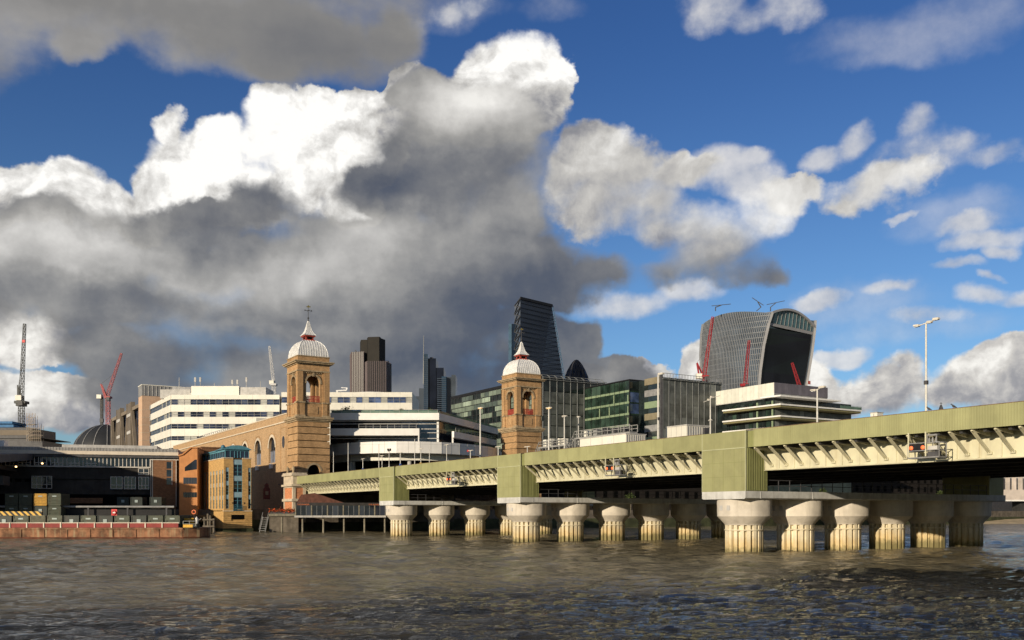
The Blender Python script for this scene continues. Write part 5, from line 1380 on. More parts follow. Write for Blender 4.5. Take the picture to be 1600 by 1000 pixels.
# 1. patchwork and finned block
T, zt = corner_block('patchwork_office', 'dark glass office with pale green patchwork panels behind the second tower', 846, 588.5, 320.0, 66, 27)
MB().box(.1, 27, .1, 66, 4.3, zt - .3).build('core', M['gl_dark'], T)
MB(LF(66)).box(0, 66, -.25, .3, zt - .8, zt + .1).build('roof_edge', M['black'], T)
q = random.Random(11); mp = {}
for m_ in ('pt1', 'pt2'):
    for w in (3.0, 6.0, 9.0): mp[m_, w] = box_mesh('patch_panel', M[m_], 0, w - .15, -.12, .0, .05, 1.75)
rows = 15
for r in range(rows):
    x = q.uniform(-2, 3); z = zt - 2.9 - r * 2.0
    while x < 60:
        w = q.choice((3.0, 6.0, 9.0))
        if q.random() < .52:
            o = link('patch_panel', mp[q.choice(('pt1', 'pt1', 'pt2')), w], T, (0, 66 - max(0, x), z), -math.pi / 2)
        x += w
g_ = MB(LF(66))
for i in range(23): g_.box(i * 3, i * 3 + .08, -.16, 0, zt - 32, zt - .8)
for r in range(rows + 1): g_.box(0, 66, -.15, 0, zt - 1.0 - r * 2.0, zt - .92 - r * 2.0)
g_.build('glazing_bars', M['darkgrey'], T)
me_fin = box_mesh('fin', M['alu'], -.09, .09, -.28, .0, 8, zt - .2)
for i in range(10): link('fin', me_fin, T, (.5 + i * 2.85, 0, 0))
me_pn = {r: box_mesh('glass_pane', M['gl_grey'] if r > 0 else M['gl_dark'], .1, 2.75, -.1, -.02, zt - 4.6 - 3.9 * r, zt - .95 - 3.9 * r) for r in range(8)}
for i in range(9):
    for r in range(8): link('glass_pane', me_pn[r], T, (.5 + i * 2.85, 0, 0))
rr_ = MB()
for i in range(10): rr_.bar((.5 + i * 2.85, -.7, zt - .2), (.5 + i * 2.85, 1.6, zt + 1.0), .14)
rr_.bar((0, 1.6, zt + 1.0), (27, 1.6, zt + 1.0), .14).bar((0, -.7, zt - .15), (27, -.7, zt - .15), .2); rr_.box(0, 27, -.7, .3, zt - .95, zt - .8)
rr_.build('roof_rail', M['alu'], T)
# 2. green glass block
T, zt = corner_block('green_glass_office', 'green tinted glass office with lit floors between two grey glass blocks', 983.5, 593, 308.0, 30, 12)
MB().box(.2, 9.6, .2, 26, 4.3, zt - .2).build('core', M['gl_dark'], T)
MB().box(-.12, 9.7, -.12, 26.1, zt - .2, zt + .15).build('roof_edge', M['black'], T)
fl_h = 3.72
for r in range(8):
    z0 = zt - .35 - (r + 1) * fl_h
    for i in range(5):
        MB(LF(26)).box(i * 5.2 + .05, i * 5.2 + 5.1, -.05, .1, z0 + .75, z0 + fl_h - .02).build('glass_pane', M['gl_green'], T)
    MB(LF(26)).box(0, 26, -.06, .1, z0 + .02, z0 + .73).build('spandrel', M['spgreen'], T)
    for i in range(2):
        MB().box(i * 4.85 + .05, i * 4.85 + 4.75, -.05, .15, z0 + .5, z0 + fl_h - .02).build('glass_pane', M['blind_blue'] if i == 0 and r in (1, 2) else M['gl_dark'] if i == 0 else M['gl_green'], T)
    MB().box(.02, 9.58, -.055, .15, z0 + .02, z0 + .48).build('spandrel', M['gl_green'], T)
vm = MB(LF(26))
for i in range(11): vm.box(i * 2.6 - .04, i * 2.6 + .04, -.14, -.0, zt - 31, zt - .2)
vm.frame(None)
for i in range(3): vm.box(i * 4.8 - .07, i * 4.8 + .07, -.18, 0, zt - 31, zt - .2)
vm.build('mullions', M['black'], T)
for k in range(3): MB(LF(26)).box(25.0, 25.5, -.10, -.065, zt - 7.6 - k * fl_h, zt - 4.9 - k * fl_h).build('pale_post', M['spgreen'], T)
ll2 = MB(LF(26))
for x, r in ((17.5, 1), (9.5, 2), (15, 2)): ll2.box(x, x + .5, -.10, -.06, zt - 3.4 - r * fl_h, zt - .6 - r * fl_h)
ll2.build('pale_columns', M['spgreen'], T)
# 3. grey finned block
T, zt = corner_block('grey_glass_office', 'grey glass office with tall metal fins and striped end wall', 1034, 587, 300.0, 8, 26)
MB().box(.05, 25.5, .05, 26, 4.3, zt - .4).build('core', M['gl_dark'], T)
me_fin = box_mesh('fin', M['alu'], -.08, .08, -.26, .0, 8, zt - .3)
for i in range(11): link('fin', me_fin, T, (.35 + i * 2.5, 0, 0))
me_pn = {r: box_mesh('glass_pane', M['gl_grey'], .1, 2.4, -.1, -.02, zt - 5.0 - 3.9 * r, zt - 1.15 - 3.9 * r) for r in range(8)}
for i in range(10):
    for r in range(8): link('glass_pane', me_pn[r], T, (.35 + i * 2.5, 0, 0))
rr_ = MB().box(-.1, 25.6, -.7, .2, zt - 1.1, zt - .95).bar((0, -.7, zt + .8), (25.5, -.7, zt + .8), .14)
for i in range(21): rr_.bar((.35 + i * 1.25, -.7, zt - 1), (.35 + i * 1.25, -.7, zt + .8), .10)
rr_.build('roof_rail', M['alu'], T)
M['tanpanel'] = pmat('tan_panel', (.22, .19, .125), .6, .12, .6)
for r in range(9):
    MB(LF(26)).box(17.5, 25.9, -.1, .05, zt - 2.2 - r * 3.8, zt - .1 - r * 3.8).build('end_panel', M['tanpanel'] if r % 3 == 0 else M['spgreen'] if r % 3 == 2 else M['grey'], T)
MB(LF(26)).box(25.3, 26.2, -.3, .3, 8, zt + .3).build('corner_pier', M['darkgrey'], T)

# ------------------------------------------------------------------ white office with stacked projecting slabs
T, zt = corner_block('slab_fronted_office', 'white panelled office with stacked projecting floor slabs right of the glass blocks', 1210, 597.5, 290.0, 40, 40)
M['whitepanel'] = pmat('bright_white_panel', (.68, .68, .60), .5, .06, .6); M['purplegrey'] = pmat('purple_grey_panel', (.13, .12, .14), .5, .12, .6)
M['olive'] = pmat('olive_soffit', (.17, .155, .075), .7, .1, .8)
z1 = Z(620, 290)
MB().box(.1, 24, .1, 30, z1, zt - .1).build('plant_storey', M['grey'], T)
for i in range(18): MB(LF(30)).box(i * 1.66 + .03, i * 1.66 + 1.63, -.06, .15, z1 + .05, zt).build('white_panel', M['whitepanel'], T)
for i in range(16): MB().box(i * 1.5 + .03, i * 1.5 + 1.47, -.06, .15, z1 + 1.2, zt).build('grey_panel', M['purplegrey'], T)
MB().box(-.05, 25, -.3, 30, z1 - .2, z1 + .04).build('plant_slab', M['lightgrey'], T)
MB().box(.6, 36, .6, 30, 4.3, z1 - .2).build('core', M['gl_dark'], T)
ztips = [Z(616.5, 283), Z(630, 283), Z(648.5, 283), Z(666, 283), Z(684, 283)]
for k, z in enumerate(ztips):
    x1_, y1_ = (26, 3.5) if k == 0 else (36, 19.5)
    MB().prism([(-1.2, -3.6), (x1_, -3.6), (x1_, 0.5), (.5, .5), (.5, y1_), (-3.0, y1_)] if k else [(-1.2, -3.6), (26, -3.6), (26, .05), (-.2, .05), (-1.5, 3.5), (-2.4, 3.5)], z - .10, z + .35).build('floor_slab', M['white'], T)
    if k: MB().prism([(-.9, -3.3), (x1_ - .2, -3.3), (x1_ - .2, .5), (.5, .5), (.5, y1_), (-2.6, y1_)], z - .7, z - .105).build('slab_soffit', M['olive'], T)
for k in range(1, 5):
    za, zb_ = ztips[k] + .36, ztips[k - 1] - .92
    for i in range(11): MB(LF(20)).box(i * 1.8 + .02, i * 1.8 + 1.7, .3, .4, za, zb_).build('glass_pane', M['gl_green'] if i % 4 == 1 else M['gl_dark'], T)
    for i in range(19): MB().box(.6 + i * 1.85, .6 + i * 1.85 + 1.78, .35, .5, za, zb_).build('glass_pane', M['gl_grey'], T)
    for xx in (12.5, 18.8): MB(LF(20)).box(xx, xx + .5, .0, .3, za, zb_).build('post', M['spgreen'], T)
MB(LF(30)).box(0, 10.3, .1, .5, z1 - 9, z1 - 6).box(0, 10.3, -.2, .4, z1 - 10.4, z1 - 9.9).build('dark_wing', M['gl_dark'], T)
railing(T, (26, -3.4), (36, -3.4), ztips[1] + .35, 1.1, M['greenglass'], 2.0, glass=M['greenglass'])
fp = MB().tube((17, 2, zt), (17, 2, zt + 2.2), .07, n=6); fp.build('flag_pole', M['pole'], T)
MB().box(17.1, 18.3, 1.97, 2.03, zt + .9, zt + 2.0).build('flag', pmat('faded_red_flag', (.45, .10, .08), .8, .2, 2.), T)
MB().box(30, 33, 1, 4, ztips[1] + .4, ztips[1] + 1.6).build('roof_box', M['lightgrey'], T)

# ------------------------------------------------------------------ flared skyscraper with fins and a curved crown
yk = 700.0
wt = thing('flared_skyscraper', 'top heavy flared skyscraper with pale vertical fins and dark concave front', 'skyscraper', (W(1190, yk), yk, 0))
KX, KY = W(1190, yk), yk
A_ = {489: 1098, 505: 1095.5, 540: 1094, 580: 1096, 620: 1099.5, 700: 1108, 790: 1114}
B_ = {489: 1206, 505: 1200.5, 540: 1192.5, 580: 1187, 620: 1184, 700: 1180, 790: 1178}
C_ = {489: 1273, 505: 1272, 540: 1268, 580: 1261.5, 620: 1254, 700: 1242, 790: 1234}
def prow(d, py):
    ks = sorted(d); return float(np.interp(py, ks, [d[k] for k in ks]))
def corner(d, py, Y): return Vector((W(prow(d, py), Y) - KX, Y - KY, Z(py, yk)))
YA, YB_, YC = 742.0, 700.0, 728.0
rows_ = [790, 740, 700, 660, 620, 600, 580, 560, 540, 522, 505, 489]
def face_pt(py, u):
    """point on the finned face, u from left edge 0 to near corner 1, bowed outwards; crown rises in the middle"""
    a, b_ = corner(A_, py, YA), corner(B_, py, YB_); p = a.lerp(b_, u)
    bow = math.sin(math.pi * u); n_ = (b_ - a).normalized(); n_ = Vector((n_.y, -n_.x, 0))
    p = p + n_ * bow * 5.0
    return p
def crown(u): return 4.4 * math.sin(math.pi * min(1, max(0, u)) ** .8)
nu = 40
sh = MB(); rg = []
for py in rows_:
    ring = [face_pt(py, i / 12) for i in range(13)]
    c = corner(C_, py, YC); b_ = corner(B_, py, YB_); a = corner(A_, py, YA)
    ring += [b_.lerp(c, t) + Vector((0, 3.0 if 0 < t < 1 else 0, 0)) for t in (.25, .5, .75)] + [c, c + (a - b_) * .95 + Vector((6, 10, 0)), a + Vector((10, 28, 0))]
    rg.append(ring)
top = [Vector((p.x, p.y, p.z + (crown(i / 12) if i < 13 else 0))) for i, p in enumerate(rg[-1])]
sh.rings(rg + [top], caps=False)
sh.build('glass_body', glass_mat('blue_grey_tower_glass', (.060, .085, .115), .10, .35, .05), wt)
fn = MB()
for i in range(nu + 1):
    u = i / nu; pts = [face_pt(py, u) for py in rows_]; pts[-1] = pts[-1] + Vector((0, 0, crown(u)))
    w = 1.3 if i in (0, nu) else .36
    for p, q_ in zip(pts[:-1], pts[1:]): fn.bar(p + Vector((-.2, -.5, 0)), q_ + Vector((-.2, -.3, 0)), w, .7)
o = fn.build('fins', pmat('pale_metal_fin', (.25, .26, .28), .4, .08, .05), wt); o['kind'] = 'stuff'
fl_ = MB()
for z_ in np.arange(24, Z(492, yk), 4.1):
    py = HY - (z_ - HC) * F / yk; pp_ = [face_pt(py, i / 12) for i in range(13)]
    for p, q_ in zip(pp_[:-1], pp_[1:]): fl_.bar(p + Vector((-.1, -.1, 0)), q_ + Vector((-.1, -.1, 0)), .3, .5)
o = fl_.build('floor_lines', pmat('blue_grey_spandrel_line', (.10, .12, .14), .4, .15, .1), wt); o['kind'] = 'stuff'
# pale frame round the dark front, with the roof garden's glass arch
fm_ = MB(); M['palemetal'] = pmat('pale_metal_frame', (.30, .30, .31), .4, .08, .1)
pb_ = [corner(B_, py, YB_) for py in rows_]; pc_ = [corner(C_, py, YC) for py in rows_]
for seq in (pb_, pc_):
    for p, q_ in zip(seq[:-1], seq[1:]): fm_.bar(p + Vector((.3, -.7, 0)), q_ + Vector((.3, -.7, 0)), 1.7, 1.5)
arcp = []
for i in range(13):
    u = i / 12; p = pb_[-1].lerp(pc_[-1] + Vector((0, 0, -5.2)), u); p.z += 7.0 * math.sin(math.pi * u) ** .9; arcp.append(p)
for p, q_ in zip(arcp[:-1], arcp[1:]): fm_.bar(p + Vector((0, -.7, 0)), q_ + Vector((0, -.7, 0)), 1.6, 1.6)
fm_.build('front_frame', M['palemetal'], wt)
dg = MB()
dz = [790, 700, 660, 620, 580, 540, 520, 512]
dg.rings([[corner(B_, py, YB_) + Vector((1.0, .6, 0)), corner(C_, py, YC) + Vector((-1.0, -.2, 0)), corner(C_, py, YC) + Vector((-1, .6, 0)), corner(B_, py, YB_) + Vector((1, 1.4, 0))] for py in dz])
dg.build('dark_front', glass_mat('black_tower_glass', (.006, .007, .011), .12, .4, .03, spec=.35), wt)
MB().rings([[corner(B_, py, YB_) + Vector((1.0, .2, dzz)), corner(C_, py, YC) + Vector((-1.0, -.5, dzz - (2 if py < 512 else 1.0))), corner(C_, py, YC) + Vector((-1, .6, dzz - 1)), corner(B_, py, YB_) + Vector((1, 1.4, dzz))] for py, dzz in ((508, 0), (504, 0))]).build('garden_ledge', M['palemetal'], wt)
gg = MB()
gz = [pb_[-1].lerp(pc_[-1], u) for u in (0, 1)]
poly = [arcp[i] + Vector((0, .6, -.8)) for i in range(13)]; low_ = [corner(B_, 503, YB_).lerp(corner(C_, 503, YC) + Vector((0, 0, -2)), i / 12) + Vector((0, .6, 0)) for i in range(13)]
for i in range(12): gg.add([low_[i], low_[i + 1], poly[i + 1], poly[i]], [(0, 1, 2, 3)])
gg.build('garden_glass', glass_mat('teal_garden_glass', (.05, .11, .13), .06, .3, .2), wt)
gm = MB()
for i in range(1, 12):
    gm.bar(low_[i] + Vector((0, -.3, 0)), poly[i] + Vector((0, -.3, 0)), .4)
gm.build('garden_mullions', M['alu'], wt)
# roof shell from the finned edge back over to the front arch
rt = MB(); e0 = top[:13]
mid = [Vector((p.x + 22 * (.55 + .45 * (1 - i / 12)), p.y + 26, p.z + 2.5 * math.sin(math.pi * i / 12))) for i, p in enumerate(e0)]
far_ = [Vector((p.x + 44, p.y + 46, p.z - 3)) for p in e0]
rt.rings([e0, mid, far_], close=False); rt.build('crown_roof', M['darkgrey'], wt)
sh2 = MB(); a1 = arcp; a2 = [p + Vector((-24 * (1 - i / 12) - 4, 22, .8 * math.sin(math.pi * i / 12))) for i, p in enumerate(arcp)]
sh2.rings([a1, a2], close=False); sh2.build('crown_shell', M['palemetal'], wt)
for (px0, py0, px1, py1, px2, py2) in ((1118, 480, 1112, 478, 1142, 475), (1189, 480, 1175, 465, 1193, 477), (1204, 480, 1198, 476, 1226, 470)):
    yy = 716.0; P_ = lambda a, b: (W(a, yy) - KX, yy - KY, Z(b, yy))
    mb = MB().bar(P_((px0 + px1) / 2 if px1 < px0 - 10 else px0, 486), P_(px0, py0), .6).bar(P_(px1, py1), P_(px2, py2), .4).bar(P_(px0, py0), P_((px1 + px2) / 2, (py1 + py2) / 2 + .5), .6)
    mb.build('roof_cleaning_crane', M['darkgrey'], wt)

# ------------------------------------------------------------------ wedge skyscraper
yw = 950.0
wd = thing('wedge_skyscraper', 'tall dark blue wedge shaped skyscraper with sloping side behind the second tower', 'skyscraper', (W(813, yw), yw, 0))
OX = W(813, yw)
def wp(px, py, Y): return Vector((W(px, Y) - OX, Y - yw, Z(py, Y)))
zT = Z(466, yw)
fl0, fr0 = Vector((0, 0, 4)), Vector((W(913, 990) - OX, 40, 4))
fl1, fr1 = Vector((0, 0, zT)), Vector((W(862, 984) - OX, 34, zT))
bk = Vector((W(804, 985) - OX, 35, 0))
M['wedge'] = glass_mat('deep_blue_tower_glass', (.010, .018, .034), .10, .35, .06, spec=.4)
b_ = MB().rings([[fl0, fr0, fr0 + Vector((-12, 50, 0)), Vector((bk.x, bk.y, 4))], [fl1, fr1, fr1 + Vector((-6, 20, 0)), Vector((bk.x, bk.y, zT))]])
b_.build('glass_body', M['wedge'], wd)
def on_face(u, t, off=.6):
    p = (fl0.lerp(fl1, t)).lerp(fr0.lerp(fr1, t), u); n_ = (fr0 - fl0).normalized(); return p + Vector((n_.y, -n_.x, 0)) * off
g_ = MB()
for k in range(1, 46):
    t = k / 46; g_.bar(on_face(.0, t, .2), on_face(1, t, .2), .2, .6)
o = g_.build('facade_grid', pmat('dark_blue_mullion', (.008, .013, .023), .5, .2, .2), wd); o['kind'] = 'stuff'
for t in (.30, .645, .86 - .04 + .0):
    if t < .8: MB().bar(on_face(0, t, 1.0), on_face(1, t, 1.0), .8, 2.6).build('belt', M['black'], wd)
MB().bar(on_face(-.01, 1, .8), on_face(1.01, 1, .8), 1.0, 2.6).build('roof_edge', M['black'], wd)
la = MB()
for k in range(40):
    t0, t1 = k / 40, (k + 1) / 40
    for u0, u1 in ((.985, 1.035),): la.bar(on_face(u0, t0), on_face(u1, t1), .5); la.bar(on_face(u0, t1), on_face(u1, t1), .4); la.bar(on_face(u1, t0), on_face(u1, t1), .6)
o = la.build('edge_lattice', pmat('blue_steel', (.06, .13, .22), .5, .2, .2), wd); o['kind'] = 'stuff'
lb = MB()
for k in range(24):
    z0_, z1_ = 4 + (zT - 4) * k / 24, 4 + (zT - 4) * (k + 1) / 24
    lb.bar((-.3, 0, z0_), (bk.x - .3, bk.y, z1_), .8).bar((bk.x - .3, bk.y, z0_), (-.3, 0, z1_), .8).bar((-.3, 0, z1_), (bk.x - .3, bk.y, z1_), .6)
o = lb.build('side_bracing', M['darkgrey'], wd); o['kind'] = 'stuff'
pbx = wp(795, 509, 1000); pcx = wp(806, 509, 1000)
MB().box(pbx.x, pcx.x, 40, 60, 4, pbx.z).build('lift_core', M['wedge'], wd)
MB().box(pbx.x - .3, pbx.x + 3.0, 39.4, 40, 4, pbx.z).build('lift_core_edge', pmat('blue_steel_edge', (.05, .11, .18), .5, .2, .2), wd)

# ------------------------------------------------------------------ bullet shaped tower top
yg = 1080.0
gk = thing('bullet_tower', 'dark rounded bullet shaped tower peeping over the glass offices', 'skyscraper', (W(900.5, yg), yg, 0))
pr = [(26.5, 4), (29.5, Z(650, yg)), (24.5, Z(622, yg)), (14.9, Z(597, yg)), (12.9, Z(588, yg)), (10.2, Z(579, yg)), (7.0, Z(571, yg)), (4.4, Z(566, yg)), (2.2, Z(563, yg)), (.2, Z(562, yg))]
MB().lathe(pr, 36).build('glass_skin', glass_mat('black_blue_glass', (.008, .010, .020), .12, .3, .1, spec=.35), gk)
sp_ = MB()
for s_ in (1, -1):
    for k in range(18):
        for j, ((r0, z0_), (r1, z1_)) in enumerate(zip(pr[2:-1], pr[3:])):
            a0 = 2 * math.pi * k / 18 + s_ * (z0_ - 100) * .022; a1_ = 2 * math.pi * k / 18 + s_ * (z1_ - 100) * .022
            sp_.bar((r0 * math.cos(a0) * 1.01, r0 * math.sin(a0) * 1.01, z0_), (r1 * math.cos(a1_) * 1.01, r1 * math.sin(a1_) * 1.01, z1_), .35)
o = sp_.build('diagonal_grid', M['darkgrey'], gk); o['kind'] = 'stuff'

# ------------------------------------------------------------------ ribbed tower of three stepped lobes
yt = 963.0
t42 = thing('ribbed_tower', 'brown ribbed tower of stepped lobes with a taller dark core', 'skyscraper', (W(580, yt), yt, 0))
TX = W(580, yt)
def lobe(pts, pyt, mat, nm): return MB().prism([(W(px, Y) - TX, Y - yt) for px, Y in pts], 4, Z(pyt, yt)).build(nm, mat, t42)
M['t42'] = pmat('bronze_glass', (.012, .010, .011), .4, .2, .05); M['t42b'] = pmat('bronze_core', (.017, .0145, .011), .8, .2, .06)
M['t42f'] = pmat('steel_mullion', (.135, .105, .108), .35, .1, .1)
l1 = [(547, 985), (549.5, 966), (568, 962), (572, 975), (572, 1000), (547, 1000)]; l2 = [(569.5, 965), (574, 955), (603, 955), (612, 972), (612, 1000), (569.5, 1000)]
lobe(l1, 549.5, M['t42'], 'west_lobe'); lobe(l2, 566.5, M['t42'], 'east_lobe')
lobe([(562.5, 985), (564, 970), (574, 969), (575, 960), (593, 958), (602, 970), (602, 1000), (562.5, 1000)], 529, M['t42b'], 'core')
lobe([(573.5, 966), (575, 959.5), (592.5, 957.5), (595, 962), (595, 990), (573.5, 990)], 527.6, M['t42b'], 'core_cap')
rb_ = MB()
for (pts, pyt) in ((l1[:4], 549.5), (l2[:4], 566.5)):
    for (p, q_) in zip(pts[:-1], pts[1:]):
        p_, q2 = Vector((W(p[0], p[1]) - TX, p[1] - yt, 0)), Vector((W(q_[0], q_[1]) - TX, q_[1] - yt, 0)); n = max(2, int((q2 - p_).length / 1.75))
        for i in range(n): c = p_.lerp(q2, i / n); rb_.box(c.x - .26, c.x + .26, c.y - .6, c.y + .2, 4, Z(pyt, yt) + .3)
o = rb_.build('mullion_ribs', M['t42f'], t42); o['kind'] = 'stuff'
cw = MB()
for px in (558, 606, 609): c = Vector((W(px, 975) - TX, 12, Z(549 if px < 560 else 566, yt))); cw.bar(c, c + Vector((-2.0, 0, 3.4)), .9)
cw.build('cleaning_crane', M['darkgrey'], t42)

# ------------------------------------------------------------------ stepped blue glass tower with mast
yh = 1170.0
hr = thing('stepped_glass_tower', 'stepped dark blue glass tower with a tall thin mast', 'skyscraper', (W(675, yh), yh, 0))
HX_ = W(675, yh)
def blk(px0, px1, pyt, y0, y1, mat, nm): return MB().box(W(px0, yh) - HX_, W(px1, yh) - HX_, y0, y1, 4, Z(pyt, yh)).build(nm, mat, hr)
M['h1'] = glass_mat('blue_tower_glass', (.025, .055, .095), .1, .3, .04); M['h2'] = glass_mat('dark_blue_tower_glass', (.008, .011, .020), .12, .4, .03, spec=.35); M['h3'] = glass_mat('grey_tower_glass', (.055, .068, .085), .12, .2, .04)
blk(662, 668.5, 553, 0, 40, M['h1'], 'stair_tower'); blk(668.5, 681, 559.5, 2, 40, M['h2'], 'main_slab'); blk(681, 693, 574, 3, 40, M['h2'], 'lower_slab')
blk(690, 697, 588, 1, 40, M['h1'], 'glass_wing'); blk(697, 705, 587.5, 8, 40, M['h3'], 'rear_block'); blk(705, 711.5, 584.5, 6, 40, M['h3'], 'rear_block')
blk(653.5, 661.5, 605, 10, 40, M['h3'], 'side_block'); blk(646, 654, 617, 14, 40, M['h3'], 'side_block')
ln = MB()
for k in range(28):
    z_ = Z(640 - k * 3, yh); ln.box(W(662, yh) - HX_, W(668.5, yh) - HX_, -.5, -.01, z_, z_ + .7)
    if 640 - k * 3 > 590: ln.box(W(683, yh) - HX_, W(697, yh) - HX_, .0, .98, z_, z_ + .8)
for i in range(4): ln.box(W(662 + i * 2.1, yh) - HX_, W(662.5 + i * 2.1, yh) - HX_, -.6, -.02, 90, Z(553, yh))
o = ln.build('floor_lines', pmat('dark_blue_floor_line', (.035, .055, .085), .4, .2, .1), hr); o['kind'] = 'stuff'
MB().tube((W(661.5, yh) - HX_, 2, Z(600, yh)), (W(661.8, yh) - HX_, 2, Z(524, yh)), .9, .3).build('mast', M['alu'], hr)
MB().box(W(671, yh) - HX_, W(676, yh) - HX_, 6, 16, Z(559.5, yh), Z(557, yh)).build('roof_plant', M['darkgrey'], hr)

# ------------------------------------------------------------------ low city fill behind, far bank at right
def plain_block(name, label, px0, px1, pyt, Y, mat, d=30, rows=4, glass=None, grp=None):
    t = thing(name, label, 'building', (W(px0, Y), Y, 0), 0, grp); wdt = W(px1, Y) - W(px0, Y); zt = Z(pyt, Y)
    MB().box(0, wdt, 0, d, 3.0, zt).build('walls', mat, t)
    MB().box(-.3, wdt + .3, -.3, d, zt, zt + .8).build('cornice', M['stone_pale'], t)
    n = max(2, int(wdt / 3.2)); mw = box_mesh('window', glass or M['glass'], .5, 2.2, -.06, -.01, 0, 2.0)
    for r in range(rows):
        for i in range(n): link('window', mw, t, (i * wdt / n, 0, zt - 3.4 - r * 3.6))
    return t
plain_block('stone_office', 'pale stone river front building seen under the bridge at far right', 1500, 1720, 742, 470, M['stone_pale'], 40, 3)
eb = thing('colonnaded_quay', 'pale granite quay deck with upright piers beyond the bridge', 'quay', (W(1530, 430), 430, 0), R(6))
M['granite'] = pmat('pink_grey_granite', (.55, .48, .42), .8, .12, .3)
MB().box(0, 90, 0, 14, Z(781, 430), Z(765, 430)).build('parapet', M['granite'], eb)
MB().box(-.3, 90, -.5, 14, Z(781, 430) - .6, Z(781, 430)).build('deck_edge', M['white'], eb)
for i in range(22): MB().box(2 + i * 3.1, 3.2 + i * 3.1, 1.0, 2.4, Z(765, 430), Z(744, 430)).build('pier', M['granite'], eb)
MB().box(0, 90, 4, 14, Z(765, 430), Z(742, 430)).build('back_wall', M['lightgrey'], eb)
for i in range(6): MB().box(6 + i * 16, 8 + i * 16, 3, 9, -1, Z(781, 430) - .6).build('leg', M['steel_dark'], eb)
fsh = MB().rings([[(W(1490, 350), 350, -.6), (W(1800, 350), 365, -.6)], [(W(1490, 362), 366, 1.6), (W(1800, 362), 381, 1.6)], [(W(1490, 400), 410, 4.0), (W(1800, 400), 425, 4.0)]], close=False)
structure(fsh.build('foreshore_ground', pmat('sandy_foreshore', (.42, .33, .20), .95, .25, .3)))
# green bushes on the far bank, seen between cap and girder
for k, (px, py, Y, r) in enumerate(((1470, 772, 322, 1.0), (1285, 769, 294, 1.0), (1120, 773, 272, .9), (985, 777, 262, .9))):
    t = thing('bank_tree', ['small green tree on the bank seen under the near span at right', 'green tree on the bank seen under the middle of the near span', 'green tree on the bank seen beside the near pier', 'small tree on the bank seen under the second span'][k], 'tree', (W(px, Y), Y, 4.0), 0, 'trees on the far bank')
    q = random.Random(k); hz = Z(py, Y) - 4
    MB().tube((0, 0, 0), (.2, 0, hz), .18, .08, 7).build('trunk', M['timber'], t)
    f = MB()
    for i in range(500):
        p = Vector((q.gauss(0, r * .5), q.gauss(0, r * .5), hz + q.gauss(.2, .42) * r)); e = q.uniform(.14, .30)
        d1 = Vector((q.uniform(-1, 1), q.uniform(-1, 1), q.uniform(-1, 1))).normalized() * e; d2 = d1.orthogonal().normalized() * e * .6
        f.add([p - d1, p + d2, p + d1, p - d2], [(0, 1, 2, 3)])
    o = f.build('crown', pmat('tree_leaf', (.06, .085, .02), .8, .4, 2.), t); o['kind'] = 'stuff'
spz = thing('church_spire', 'tiny dark church spire tip above the bridge parapet at right', 'spire', (W(1473, 520), 520, 0))
MB().box(-2.2, 2.2, 0, 4.4, 4, Z(645, 520)).build('tower', M['darkgrey'], spz)
MB().rings([[(-1.5, .5, Z(645, 520)), (1.5, .5, Z(645, 520)), (1.5, 3.5, Z(645, 520)), (-1.5, 3.5, Z(645, 520))], [(-.35, 1.8, Z(632, 520)), (.35, 1.8, Z(632, 520)), (.35, 2.4, Z(632, 520)), (-.35, 2.4, Z(632, 520))]]).build('spire', M['darkgrey'], spz)
MB().bar((0, 2, Z(632, 520)), (0, 2, Z(628, 520)), .25).bar((-.7, 2, Z(629.5, 520)), (.7, 2, Z(629.5, 520)), .25).build('cross', M['darkgrey'], spz)

# ------------------------------------------------------------------ riverside range seen under the bridge, its shade put into the brick colour
M['sootbrick'] = brick_mat('sooty_brick', (.022, .018, .015), (.018, .016, .014), dirt=.4)  # brick coloured near black in place of shade
rb0 = Vector((-30, 240)); rdir = Vector((270, 172)).normalized(); 
names = ['low sooty brick riverside block directly behind the first span', 'sooty brick riverside block seen under the second span', 'sooty brick riverside block seen behind the near pier', 'sooty brick riverside block seen under the near span', 'farthest sooty brick riverside block before the pale quay']
pos_ = 0.0
for k, (wdt, hgt) in enumerate(((42, 12.6), (36, 13.4), (44, 15.0), (50, 16.8), (92, 19.0))):
    p = rb0 + rdir * pos_
    t = thing('riverside_block', names[k], 'building', (p.x, p.y, 0), math.atan2(rdir.y, rdir.x), 'dark blocks along the bank')
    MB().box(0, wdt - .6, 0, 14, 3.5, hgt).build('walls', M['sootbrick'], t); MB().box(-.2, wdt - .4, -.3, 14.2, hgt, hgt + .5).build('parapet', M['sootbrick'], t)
    mw = box_mesh('window', M['void'], 0, 1.4, -.05, -.01, 0, 2.0)
    for r in range(int((hgt - 5) / 3.4)):
        for i in range(int(wdt / 4)): link('window', mw, t, (1.2 + i * 4, 0, 5.2 + r * 3.4))
    pos_ += wdt

